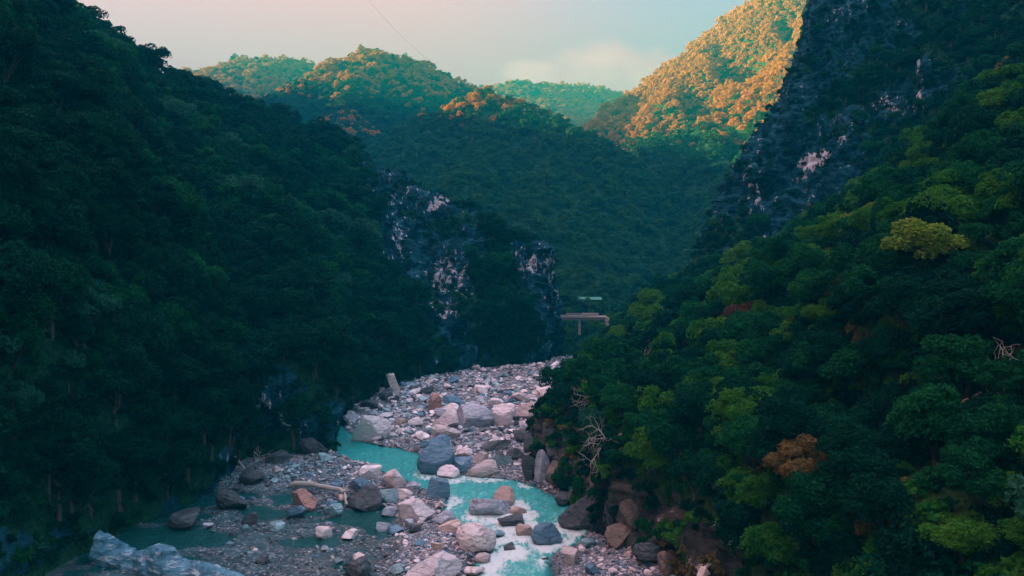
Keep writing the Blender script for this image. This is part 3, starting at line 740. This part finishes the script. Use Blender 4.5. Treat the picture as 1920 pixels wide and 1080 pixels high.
# ------------------------------------------------------------------ trees
def tube(pts, rad, seg=6):
    pts = np.asarray(pts, float); n = len(pts); V = []
    for i in range(n):
        t = pts[min(i + 1, n - 1)] - pts[max(i - 1, 0)]; t /= np.linalg.norm(t) + 1e-9
        a = np.cross(t, (.31, .95, .02)); a /= np.linalg.norm(a) + 1e-9; b = np.cross(t, a)
        for k in range(seg):
            an = 2 * math.pi * k / seg; V.append(pts[i] + rad[i] * (a * math.cos(an) + b * math.sin(an)))
    Fq = [(i * seg + k, i * seg + (k + 1) % seg, (i + 1) * seg + (k + 1) % seg, (i + 1) * seg + k) for i in range(n - 1) for k in range(seg)]
    return np.array(V), np.array(Fq)
def joinq(parts):
    V, Fq, o = [], [], 0
    for v, f in parts: V.append(v); Fq.append(f + o); o += len(v)
    return np.concatenate(V), np.concatenate(Fq)
def crown(seed, R=4.0, Hc=5.5, z0=3.5, blobs=16, per=240, leaf=.36, gap=.25):
    """leaf quads through lobes of an uneven crown"""
    r = np.random.default_rng(seed); cs = []
    for i in range(blobs):
        for _ in range(30):
            d = r.normal(size=3); d /= np.linalg.norm(d)
            if d[2] > -.45: break
        k = r.uniform(.35, .8)
        cs.append((d[0] * R * k, d[1] * R * k, z0 + Hc * .45 + d[2] * Hc * .5 * k * 1.1, R * r.uniform(.18, .40)))
    Q = []
    for (x, y, z, rb) in cs:
        n = int(per * (rb / (R * .35)) ** 2)
        d = r.normal(size=(n, 3)); d /= np.linalg.norm(d, axis=1)[:, None]; d[:, 2] = np.where(d[:, 2] < -.35, -d[:, 2], d[:, 2])
        rr = rb * (1 - gap * r.random(n) ** 2) * (1 + .22 * vnoise(d * 2.5 + x, seed))
        c = np.array([x, y, z]) + d * rr[:, None] * np.array([1, 1, .92])
        nn = d + r.normal(size=(n, 3)) * .8 + np.array([0, 0, .2]); nn /= np.linalg.norm(nn, axis=1)[:, None]
        t = np.cross(nn, r.normal(size=(n, 3))); t /= np.linalg.norm(t, axis=1)[:, None]; b = np.cross(nn, t)
        s = leaf * r.uniform(.6, 1.3, n)[:, None]
        Q.append(np.stack([c - t * s, c - b * s * .5, c + t * s, c + b * s * .5], 1))
    Q = np.concatenate(Q); V = Q.reshape(-1, 3); Fq = np.arange(len(V)).reshape(-1, 4)
    return V, Fq, cs
def trunk(seed, cs, z0=3.5, R=4.0, nl=6):
    r = np.random.default_rng(seed + 50)
    pts = [(0, 0, -2.5), (.1, .05, 0), (r.uniform(-.4, .4), r.uniform(-.4, .4), z0 * .6), (r.uniform(-.6, .6), r.uniform(-.6, .6), z0 * 1.3)]
    parts = [tube(pts, [.34, .28, .22, .15])]
    for c in cs[:nl]:
        a = np.array(pts[2]) + (np.array(pts[3]) - np.array(pts[2])) * r.random(); e = np.array(c[:3])
        m_ = (a + e) / 2 + np.array([0, 0, .35])
        parts.append(tube([a, m_, e], [.12, .08, .03], 5))
    return joinq(parts)
SHAPES = [dict(R=4.0, Hc=7.0, z0=.8), dict(R=4.5, Hc=6.4, z0=1.2), dict(R=3.4, Hc=8.0, z0=1.0), dict(R=4.2, Hc=7.4, z0=1.0), dict(R=4.9, Hc=6.4, z0=1.6)]
TR = []
for i, sh in enumerate(SHAPES):
    V, Fq, cs = crown(20 + i, blobs=30, per=420, leaf=.21, **sh)
    tv, tf = trunk(20 + i, cs, sh['z0'], sh['R']); tm = mesh_np('trunk', tv, tf, [BARK])
    TR.append((tm, mesh_np('crown', V, Fq, [LEAF['mid']], smooth=False), sh))
def add_crown(cm, kind, parent):
    o = link('crown', cm, parent); o.material_slots[0].link = 'OBJECT'; o.material_slots[0].material = LEAF[kind]
def lowtree(seed, sh, k, blobs, per, leaf, wt=True):
    V, Fq, cs = crown(seed, blobs=blobs, per=per, leaf=leaf, **sh)
    if not wt: return mesh_np('tree', V, Fq, [LEAF[k]], smooth=False)
    tv, tf = trunk(seed, cs, sh['z0'], sh['R'], 2)
    return mesh_np('tree', np.concatenate([V, tv]), np.concatenate([Fq, tf + len(V)]), [LEAF[k], BARK], False, [0] * len(Fq) + [1] * len(tf))

def sample(mesh, spacing, seed, veg=None, vmin=.5):
    """blue-noise-like points on a terrain mesh, one per cell of a 3D grid"""
    V, Fq = mesh[0], mesh[1]; r = np.random.default_rng(seed)
    a, b, c, d = (V[Fq[:, k]] for k in range(4))
    n1 = np.cross(c - a, d - b); ar = np.linalg.norm(n1, axis=1) / 2; nz = np.abs(n1[:, 2]) / (2 * ar + 1e-9)
    n = int(ar.sum() / spacing ** 2 * 3.0)
    f = r.choice(len(Fq), n, p=ar / ar.sum()); u, v = r.random((2, n))[:, :, None]
    p = (a[f] * (1 - u) + b[f] * u) * (1 - v) + (d[f] * (1 - u) + c[f] * u) * v
    ve = veg[Fq[f, 0]] if veg is not None else np.ones(n)
    key = np.floor((p + r.uniform(0, 50)) / spacing).astype(np.int64); hsh = key[:, 0] * 73856093 ^ key[:, 1] * 19349663 ^ key[:, 2] * 83492791
    _, ix = np.unique(hsh, return_index=True)
    p, ve, nz_ = p[ix], ve[ix], nz[f][ix]
    px, py = proj(p); ok = (px > -220) & (px < 2140) & (p[:, 1] > 45) & (py > -260) & (py < 1330) & (ve > vmin)
    return p[ok], nz_[ok], ve[ok]

# --- trees with a look of their own, by the place their crown shows in the photograph
TREEGRP = 'trees on the gorge slopes'
taken = []
def tree(px, py, wpx, kind, shape, label, cat='tree', group=TREEGRP, flat=1.0):
    h = hit(px, py)
    if h is None: return
    tm, cm, sh = TR[shape]; s = wpx * h.y / F / (2 * sh['R'] * .95)
    h = hit(px, py + (sh['z0'] + sh['Hc'] * .4) * s * .55 * F / h.y) or h
    r = bpy.data.objects.new('tree', None); COL.objects.link(r); r['label'] = label; r['category'] = cat; r['group'] = group
    r.location = h; r.scale = (s, s, s * flat); r.rotation_euler = (random.uniform(-.06, .06), random.uniform(-.06, .06), random.uniform(0, 6.28))
    link('trunk', tm, r); add_crown(cm, kind, r); taken.append((h.x, h.y, h.z, s * sh['R'] * .8))
NAMED = [
 (1725,485,140,'yellow',3,'broad yellow green tree with layered crown, right slope, below the cliff',.75),
 (1655,425,80,'yellow',1,'yellow green tree highest up beside the cliff foot on the right',1),
 (1605,448,70,'yellow',0,'yellow green tree just left of the highest yellow one on the right',1),
 (1590,555,75,'rust',1,'rusty brown tree with thin crown, middle of the right slope',.8),
 (1287,572,34,'rust',0,'small brick red tree near the foot of the right cliff',1),
 (1522,570,50,'cool',1,'pale teal tree left of the rusty brown one',.8),
 (1550,610,80,'bright',3,'bright green tree under the rusty brown one',1),
 (1505,635,50,'rust',2,'dull maroon tree left of the bright green one on the right slope',1),
 (1530,412,40,'tan',2,'tan tree at the cliff foot on the right',1),
 (1515,455,40,'tan',0,'tan bush-like tree under the cliff on the right',.8),
 (1765,560,60,'rust',1,'olive brown tree below the broad yellow green one',.8),
 (1850,545,90,'bright',4,'fresh green tree near the right edge below the cliff',.8),
 (1900,510,60,'bright',0,'fresh green tree cut by the right edge at mid height',1),
 (1880,230,90,'bright',3,'bright green tree at the right edge high above the cliff foot',1),
 (1740,345,70,'bright',0,'green tree standing at the upper right foot of the cliff',1),
 (1400,510,80,'bright',1,'light green tree on the spur below the cliff corner',.9),
 (1440,560,80,'mid',3,'green tree on the spur under the light green one',1),
 (1200,525,46,'cool',0,'grey green tree right of the small white bridge',1),
 (1145,625,80,'bright',4,'rounded green tree at the left tip of the right spur',.8),
 (1220,600,70,'bright',0,'bright green tree right of the rounded one on the spur tip',1),
 (1090,700,44,'mid',3,'dark green tree leaning over the boulder field',1),
 (1222,668,30,'tan',1,'small golden tree on the right spur above the bare trees',1),
 (1400,605,90,'rust',1,'brown tinged tree on the upper right spur',.7),
 (1590,700,60,'bright',3,'lit green tree above the dark hollow of the right slope',1),
 (1505,690,60,'mid',1,'green tree left of the lit one above the dark hollow',1),
 (1690,700,70,'mid',4,'dull green tree over the right side of the hollow',1),
 (1570,800,70,'mid',1,'green tree at the lower rim of the dark hollow',1),
 (1500,905,110,'tan',3,'olive tree with dry hanging leaves, lower right slope',1),
 (1430,950,90,'bright',0,'bright green tree left of the olive one, lower right slope',1),
 (1450,1040,120,'bright',1,'yellowish green tree at the bottom, left of the right slope corner',.8),
 (1900,830,110,'mid',3,'green tree at the right edge above the dark ravine',1),
 (1800,1020,150,'bright',4,'wide green tree in the bottom right corner',.7),
 (1060,770,30,'tan',1,'golden bush-like tree hanging over the rapids boulders',1),
 (1030,800,30,'tan',0,'ochre tree lowest on the right bank above the dark rocks',.8),
 (1340,425,26,'bright',0,'small light green tree on the ledge left of the cliff corner',1),
]
for t in NAMED: tree(*t[:6], flat=t[6])

cand = []
for (mesh, sp, reg, vm) in ((LEFT, 4.3, 'left', .8), (RIGHT, 3.5, 'right', .5), (KLIFF, 5.0, 'cliff', .6)):
    p, nz, ve = sample(mesh, sp, 5, mesh[2], vm)
    if reg == 'left': ok = (p[:, 2] > 3) & (p[:, 1] > 75); p = p[ok]
    if reg == 'right': ok = (p[:, 2] > np.where(p[:, 1] > 135, 9, 6)); p = p[ok]
    if reg == 'cliff':
        _px, _py = proj(p); ok = (_py < 480); p = p[ok]
    cand += [(q, reg) for q in p]
T3 = np.array(taken); items = []
for q, reg in cand:
    if (np.linalg.norm(T3[:, :3] - q, axis=1) < T3[:, 3]).any(): continue
    s = .5 + .72 * random.random() ** 1.4
    if reg == 'cliff': s *= .62
    if reg == 'right': s *= .76
    _x, _y = proj(q + np.array([0, 0, 8.0 * s])); _b = proj(q)[1]
    if 1040 < _x < 1134 and _y < 606 and _b > 565 and q[1] > 150: continue        # the gap through which the bridge is seen
    px_, py_ = proj(q)
    onscr = -40 < px_ < 1960 and -40 < py_ < 1130
    vis = onscr and visible(q + np.array([0, 0, 6 * s]))
    v = vnoise(np.array([q[0] / 22, q[1] / 22, q[2] / 22]), 9) + random.uniform(-.5, .5)
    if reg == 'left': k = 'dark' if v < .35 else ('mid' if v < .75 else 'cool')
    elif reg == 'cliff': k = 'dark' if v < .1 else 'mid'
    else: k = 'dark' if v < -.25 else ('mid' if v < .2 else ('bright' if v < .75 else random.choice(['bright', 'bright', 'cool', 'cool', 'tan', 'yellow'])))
    items.append((s / q[1] if vis else 0, q, reg, s, k))
items.sort(key=lambda t: -t[0])
kn = {'dark': 'dark green', 'mid': 'mid green', 'bright': 'bright green', 'cool': 'pale teal', 'tan': 'tan leaved', 'rust': 'brown leaved', 'yellow': 'yellow green'}
def tzone(q, reg):
    px_, py_ = proj(q)
    if reg == 'left':
        if py_ > 760: return 'at the left slope foot above the gravel bar' if px_ > 300 else 'in the dark lower left corner'
        if py_ > 560: return 'low on the left slope at the left edge' if px_ < 250 else ('low on the left slope above the pool' if px_ < 620 else 'between the left cliff and the river')
        if py_ > 330: return 'halfway up the left slope at the left edge' if px_ < 220 else ('halfway up the left slope' if px_ < 480 else 'beside the left cliff')
        return 'on the upper left slope at the left edge' if px_ < 170 else ('just below the left skyline' if px_ < 420 else 'on the left slope near its ridge end')
    if reg == 'cliff': return 'clinging to the right cliff face' if py_ < 260 else 'on ledges low on the right cliff'
    if py_ > 900: return 'in the bottom right corner' if px_ > 1600 else 'low on the right slope by the bottom edge'
    if px_ < 1250: return 'at the right spur tip above the boulders'
    if py_ > 700: return 'at the rim of the dark right hollow' if px_ < 1650 else 'at the right edge below the hollow'
    if py_ > 520: return 'on the right slope left of the rusty tree' if px_ < 1560 else 'on the right slope below the broad yellow tree'
    return 'along the foot of the right cliff' if px_ < 1700 else 'high at the right edge beside the cliff'
def size_word(s): return 'small' if s < .74 else ('large' if s > 1.02 else 'middling')
nind = 300 - len(taken) - 8
rest = []
for j, (vis, q, reg, s, k) in enumerate(items):
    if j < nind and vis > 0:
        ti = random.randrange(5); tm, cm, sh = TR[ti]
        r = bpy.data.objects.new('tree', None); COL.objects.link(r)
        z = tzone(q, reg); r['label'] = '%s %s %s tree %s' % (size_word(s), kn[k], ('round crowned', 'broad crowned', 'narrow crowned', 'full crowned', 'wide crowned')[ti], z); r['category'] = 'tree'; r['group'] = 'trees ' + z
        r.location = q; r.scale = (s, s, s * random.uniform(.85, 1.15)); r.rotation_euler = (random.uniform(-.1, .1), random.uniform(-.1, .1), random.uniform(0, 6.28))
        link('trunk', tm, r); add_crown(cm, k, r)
    else: rest.append((q, s, k))
keys = ['dark', 'mid', 'cool', 'bright', 'tan', 'rust', 'yellow']
pr = []
for k in keys:
    for i in range(2): pr.append(lowtree(60 + i + len(pr), SHAPES[(i * 3 + len(pr)) % 5], k, 22, 150, .32))
r5 = np.random.default_rng(11); n = len(rest)
ix = np.array([keys.index(k) * 2 + random.randrange(2) for _, _, k in rest]); sc_ = np.array([s for _, s, _ in rest])
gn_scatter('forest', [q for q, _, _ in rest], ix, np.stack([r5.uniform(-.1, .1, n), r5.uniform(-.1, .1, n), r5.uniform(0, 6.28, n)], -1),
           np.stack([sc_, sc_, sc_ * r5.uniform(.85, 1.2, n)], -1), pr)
print('slope trees', len(items), 'rest', n)

# --- forest on the hills behind
pf = [lowtree(90 + i, SHAPES[i % 5], 'far', 12, 60, .52, False) for i in range(6)] + [lowtree(90 + i, SHAPES[i % 5], 'sun_gold', 12, 60, .52, False) for i in range(6)]
p, nz, _ = sample(HILL, 4.9, 15)
px_, py_ = proj(p); keep = (px_ > 150) & (px_ < 1750) & (p[:, 2] > 2) & ~((p[:, 1] < 352) & (px_ > 1045) & (px_ < 1140) & (proj(p + np.array([0, 0, 6.0]))[1] < 598))
p = p[keep]; n = len(p); s = (.42 + .68 * r5.random(n) ** 1.6) * (1 + .25 * (p[:, 1] > 800))
big = r5.random(n) < .03; s[big] *= 1.35
alt = p[:, 2] - np.where(p[:, 0] > 70, 135, np.where(p[:, 1] > 730, 206, 157)) + fbm(p, 60, 3, 171) * 30          # golden leaf colour paints sunlight on trees above each hill's shadow line
sun_gold = (r5.random(n) < sstep(alt, -25, 35) * np.where(p[:, 0] > 70, 1.0, .85))
gn_scatter('hill_forest', p, r5.integers(0, 6, n) + 6 * sun_gold, np.stack([0 * s, 0 * s, r5.uniform(0, 6.28, n)], -1), np.stack([s, s, s * r5.uniform(.85, 1.25, n)], -1), pf)
print('hill trees', n)

# --- undergrowth: shrubs, ferns and creepers filling the slopes and the banks
sh_ = dict(R=1.0, Hc=1.3, z0=-.3)
pu = []
for k in ('dark', 'mid', 'bright', 'tan', 'cool'):
    for i in range(2): pu.append(lowtree(120 + i, sh_, k, 8, 55, .17, False))
U, I, S = [], [], []
for mesh, sp, reg in ((LEFT, 2.3, 'l'), (RIGHT, 1.7, 'r'), (KLIFF, 2.6, 'k')):
    p, nz, ve = sample(mesh, sp, 25, mesh[2], -1)
    r = r5.random(len(p)); keepv = r < np.where(ve > .5, .9, np.where(p[:, 2] < 14, .65, .13) if reg == 'l' else {'r': np.where(p[:, 2] < 8, .38, .9), 'k': .26}[reg]); keepv &= p[:, 2] > .8; _x, _y = proj(p); keepv &= ~((_x > 1050) & (_x < 1130) & (_y > 560) & (_y < 612))
    p = p[keepv]; v = vnoise(p / 9, 33) + r5.uniform(-.5, .5, len(p))
    if reg == 'r': c = np.where(v < -.1, 0, np.where(v < .25, 1, np.where(v < .78, 2, 3)))
    else: c = np.where(v < .3, 0, np.where(v < .8, 1, 4))
    U.append(p); I.append(c * 2 + r5.integers(0, 2, len(p))); S.append(r5.uniform(.6, 1.6, len(p)) * 1.15)
U = np.concatenate(U); I = np.concatenate(I); S = np.concatenate(S); n = len(U)
gn_scatter('undergrowth', U, I, np.stack([r5.uniform(-.4, .4, n), r5.uniform(-.4, .4, n), r5.uniform(0, 6.28, n)], -1), np.stack([S, S, S], -1), pu)
print('undergrowth', n)

# ------------------------------------------------------------------ bare trees
def bare(seed, L=5.0, lean=(-.6, -.2, .5)):
    r = np.random.default_rng(seed); parts = []
    def grow(p, d, l, rad, lev):
        pts = [p]; dd = np.array(d, float)
        for _ in range(4):
            dd = dd + r.normal(size=3) * .22; dd /= np.linalg.norm(dd); p = p + dd * l / 4; pts.append(p)
        parts.append(tube(pts, np.linspace(rad, rad * .5, 5), 5))
        if lev < 4:
            for k in range(3 if lev < 3 else 2):
                nd = dd + r.normal(size=3) * .65; nd /= np.linalg.norm(nd)
                grow(pts[-1 - (k % 3)], nd, l * r.uniform(.55, .8), rad * .55, lev + 1)
    grow(np.zeros(3) - np.array(lean) * .5, np.array(lean) / np.linalg.norm(lean), L * .5, .16, 0)
    return joinq(parts)
for i, (px_, py_, L, lean, lab) in enumerate([
    (1165,748,9,(-.8,-.3,.35),'bare grey tree with fanned branches, upper one over the right bank'),
    (1170,800,9,(-.9,-.3,-.1),'bare grey tree reaching out low over the right bank boulders'),
    (1130,845,6,(-.8,-.3,.1),'small bare branchy tree lowest on the right bank'),
    (1132,680,6,(-.2,-.2,.9),'pale bare tree with forked top on the right spur'),
    (1190,690,7,(.2,-.3,.8),'thin brown bare tree beside the small golden tree'),
    (1375,1020,5,(.8,-.5,.25),'pale fallen dead branch low on the right slope'),
    (1800,760,7,(.5,-.5,.5),'bare twiggy tree in the dark hollow at right'),
    (480,850,6,(.7,-.3,-.4),'pale bare creeper stem hanging down the left bank rocks')]):
    h = hit(px_, py_)
    V, Fq = bare(200 + i, L, lean)
    o = link('bare_tree', mesh_np('bare_tree', V, Fq, [DEAD]), label=lab, category='bare tree', group='leafless trees over the river')
    o.location = h + (CAMP - h).normalized() * 1.2

# ------------------------------------------------------------------ driftwood, ledge, slab, debris
def seglog(a, b_, r0, r1, seed, lab, name='driftwood_log', bend=.3):
    r = np.random.default_rng(seed); a = np.array(a); b_ = np.array(b_); n = 9
    pts = [a + (b_ - a) * t + r.normal(size=3) * bend * .3 + np.array([0, 0, math.sin(t * 3.1) * bend]) for t in np.linspace(0, 1, n)]
    V, Fq = tube(pts, [r0 + (r1 - r0) * t + r.uniform(-.04, .04) for t in np.linspace(0, 1, n)], 10)
    stub = tube([pts[3], pts[3] + np.array([.3, -.2, .7])], [r0 * .4, r0 * .15], 6)
    root = [tube([pts[0], pts[0] + (a - b_) / np.linalg.norm(a - b_) * .9 + r.normal(size=3) * .5], [r0 * .6, r0 * .1], 6) for _ in range(4)]
    V, Fq = joinq([(V, Fq), stub] + root)
    return link(name, mesh_np(name, V, Fq, [DEAD]), label=lab, category='driftwood')
def bedpt(px, py, dz=0): 
    h = hit(px, py, BBV); return (h.x, h.y, max(h.z, 0) + dz)
seglog(bedpt(552, 916, .7), bedpt(650, 934, .9), .50, .30, 1, 'long pale driftwood log lying across the left gravel bar', bend=.4)
seglog(bedpt(646, 928, .6), bedpt(650, 955, .4), .28, .18, 2, 'short pale bent driftwood piece at the end of the long log')
seglog(bedpt(415, 850, 3.0), bedpt(470, 905, .5), .22, .12, 3, 'thin pale root sloping down the left bank to the gravel')
seglog(P(1345, 1022, 88), P(1402, 992, 92), .14, .06, 4, 'thin pale dead stick sticking out of the lower right bushes')

# pale blue ledge at the bottom left
crest = [(186,996),(215,1010),(245,1026),(262,1034),(292,1022),(322,1026),(345,1048),(385,1056),(425,1068),(465,1088),(500,1110)]
rows_ = []
r = np.random.default_rng(77)
for k, (dy, dr, zz) in enumerate([(0, 2.2, -2.6), (0, .5, -.2), (0, 0, 0), (0, -.9, -.35), (0, -1.8, -1.7), (0, -2.1, -3.3), (0, -2.0, -6.0)]):
    rows_.append([P(x, y, 99 - (x - 186) * .045) + np.array([0, dr, zz]) for x, y in crest])
G = loft(np.swapaxes(np.array(rows_), 0, 1), 150, 60)
G = G + fbm(G * np.array([.7, 1, 1]), 2.6, 4, 151, ridged=True)[..., None] * np.array([.1, -.5, .22]) + fbm(G, .7, 3, 152)[..., None] * .16
me = mesh_np('rock_ledge', G.reshape(-1, 3), grid_faces(150, 60), [rock_mat('pale_blue_ledge', (.02, .15, .22, 1), (.12, .32, .42, 1), (.52, .58, .64, 1), .8)])
shade(me, 30)
link('rock_ledge', me, label='long pale blue rock ledge sloping down in the bottom left corner', category='rock ledge')

# leaning banded slab under the left trees, rusty debris at the far end
def place_rock(px, py, w, h, mt, lab, name, cat, tilt, seed, tree_=BVH, dz=0, blocky=.5):
    hp = hit(px, py, tree_); s = hp.y / F
    V, Fq = stone(seed, (w * s, w * s * .8, h * s / .78), 4, 9, .05, blocky)
    me = mesh_np(name, V, Fq, [ROCK[mt]]); shade(me, 28)
    o = link(name, me, label=lab, category=cat); o.location = (hp.x, hp.y - .5, hp.z + dz); o.rotation_euler = (0, tilt, .3); return o
place_rock(746, 738, 17, 44, 'pink', 'pale banded slab leaning under the left trees behind the boulders', 'leaning_slab', 'rock slab', -.38, 611, blocky=.42)
place_rock(1322, 1075, 30, 34, 'white', 'pale pointed rock in the bushes at the bottom of the right slope', 'boulder', 'boulder', .5, 602)
hp = hit(1040, 716, BBV); parts = []
r = np.random.default_rng(88)
for k in range(26):
    a = np.array([r.uniform(-4.5, 4), r.uniform(-1.5, 1.5), r.uniform(.1, .8)]); d = np.array([r.uniform(.8, 2.2), r.uniform(-.5, .5), r.uniform(-.4, .1)])
    parts.append(tube([a, a + d * .5 + r.normal(size=3) * .1, a + d], [.10, .09, .04], 5))
V, Fq = joinq(parts)
o = link('brushwood_heap', mesh_np('brushwood_heap', V, Fq, [bark_mat('rusty_twigs', (.35, .12, .04, 1)[:3] + (1,), (.50, .20, .08, 1))]),
         label='rusty orange heap of dead brushwood at the far end of the boulders', category='brushwood'); o.location = hp

# ------------------------------------------------------------------ bridge, roof, cable
def box(c, s, rz=0):
    V = np.array([(x, y, z) for x in (-.5, .5) for y in (-.5, .5) for z in (-.5, .5)]) * np.array(s)
    ca, sa = math.cos(rz), math.sin(rz); V = V @ np.array([[ca, sa, 0], [-sa, ca, 0], [0, 0, 1]]) + np.array(c)
    return V, np.array([(0, 1, 3, 2), (4, 6, 7, 5), (0, 4, 5, 1), (2, 3, 7, 6), (0, 2, 6, 4), (1, 5, 7, 3)])
def plain(name, c, rough=.7):
    m = mat(name); b = NB(m); n = b.noise(b.coords(), 1.2, 5)
    b.out(b.n('ShaderNodeBsdfPrincipled', {'Base Color': b.mix(b.rng(n, .3, .7), c, tuple(x * .7 for x in c[:3]) + (1,)), 'Roughness': rough}).outputs[0]); return m
CONC = plain('pale_concrete', (.40, .39, .38, 1)); GREENR = plain('green_roof_sheet', (.05, .30, .22, 1)); STEEL = plain('cable_steel', (.42, .40, .42, 1))
b0 = P(1092, 594, 318)
br = bpy.data.objects.new('road_bridge', None); COL.objects.link(br); br.location = b0
br['label'] = 'small white road bridge across the gorge behind the right spur'; br['category'] = 'bridge'
link('deck', mesh_np('deck', *box((0, 0, 0), (19, 5, .55)), [CONC], False), br)
for y_ in (-2.35, 2.35):
    link('parapet', mesh_np('parapet', *box((3.2, y_, .95), (6.2, .22, 1.0)), [CONC], False), br)
    link('kerb', mesh_np('kerb', *box((-3.6, y_, .42), (11.6, .25, .28)), [CONC], False), br)
    link('rail', mesh_np('rail', *box((-3.2, y_, 1.25), (6.4, .10, .12)), [CONC], False), br)
    for k in range(6):
        link('post', mesh_np('post', *box((-6.2 + k * 1.15, y_, .90), (.16, .16, .68)), [CONC], False), br)
for y_ in (-1.7, 1.7): link('girder', mesh_np('girder', *box((0, y_, -.75), (18, .4, .9)), [CONC], False), br)
for s_ in (-1, 1): link('abutment', mesh_np('abutment', *box((s_ * 9.6, 0, -3.4), (1.6, 5.4, 6.2)), [CONC], False), br)
link('pier', mesh_np('pier', *box((-1.2, 0, -4.2), (.9, 2.6, 6.0)), [CONC], False), br)
_h = hit(1106, 574); h0 = np.array([_h.x, _h.y, _h.z + 3.2])
sh0 = bpy.data.objects.new('roadside_shelter', None); COL.objects.link(sh0); sh0.location = h0
sh0['label'] = 'green roofed shelter among the trees above the white bridge'; sh0['category'] = 'shelter'
gable = np.array([(-5.5, -2.2, 0), (5.5, -2.2, 0), (5.5, 0, 1.2), (-5.5, 0, 1.2), (5.5, 2.2, 0), (-5.5, 2.2, 0), (-5.5, -2.2, -.15), (5.5, -2.2, -.15), (5.5, 2.2, -.15), (-5.5, 2.2, -.15)])
link('roof', mesh_np('roof', gable, [(0, 1, 2, 3), (3, 2, 4, 5), (0, 6, 7, 1), (5, 4, 8, 9), (6, 9, 8, 7)], [GREENR], False), sh0)
for x_ in (-4.8, 0, 4.8):
    for y_ in (-1.8, 1.8): link('post', mesh_np('post', *box((x_, y_, -1.9), (.16, .16, 3.8)), [BARK], False), sh0)
a, b_ = P(640, -60, 500), P(850, 145, 840); pts = []
for t in np.linspace(0, 1, 40):
    q = a + (b_ - a) * t; q[2] -= 22 * 4 * t * (1 - t) * .35; pts.append(q)
V, Fq = tube(pts, [.06] * 40, 5)
link('overhead_cable', mesh_np('overhead_cable', V, Fq, [STEEL]), label='thin dark cable crossing the sky down to the central hill', category='cable')

# ------------------------------------------------------------------ haze
hm = bpy.data.materials.new('evening_haze'); hm.use_nodes = True; nt = hm.node_tree; nt.nodes.clear()
pv = nt.nodes.new('ShaderNodeVolumePrincipled'); pv.inputs['Color'].default_value = HAZE_COL + (1,); pv.inputs['Density'].default_value = HAZE_DENSITY
pv.inputs['Anisotropy'].default_value = 0.0
on = nt.nodes.new('ShaderNodeOutputMaterial'); nt.links.new(pv.outputs[0], on.inputs['Volume'])
V, Fq = box((0, 0, 0), (8200, 8200, 385 + 7)); V[:, 2] += (385 - 7) / 2
hz_ = link('haze', mesh_np('haze', V, Fq, [hm], False), kind='stuff')
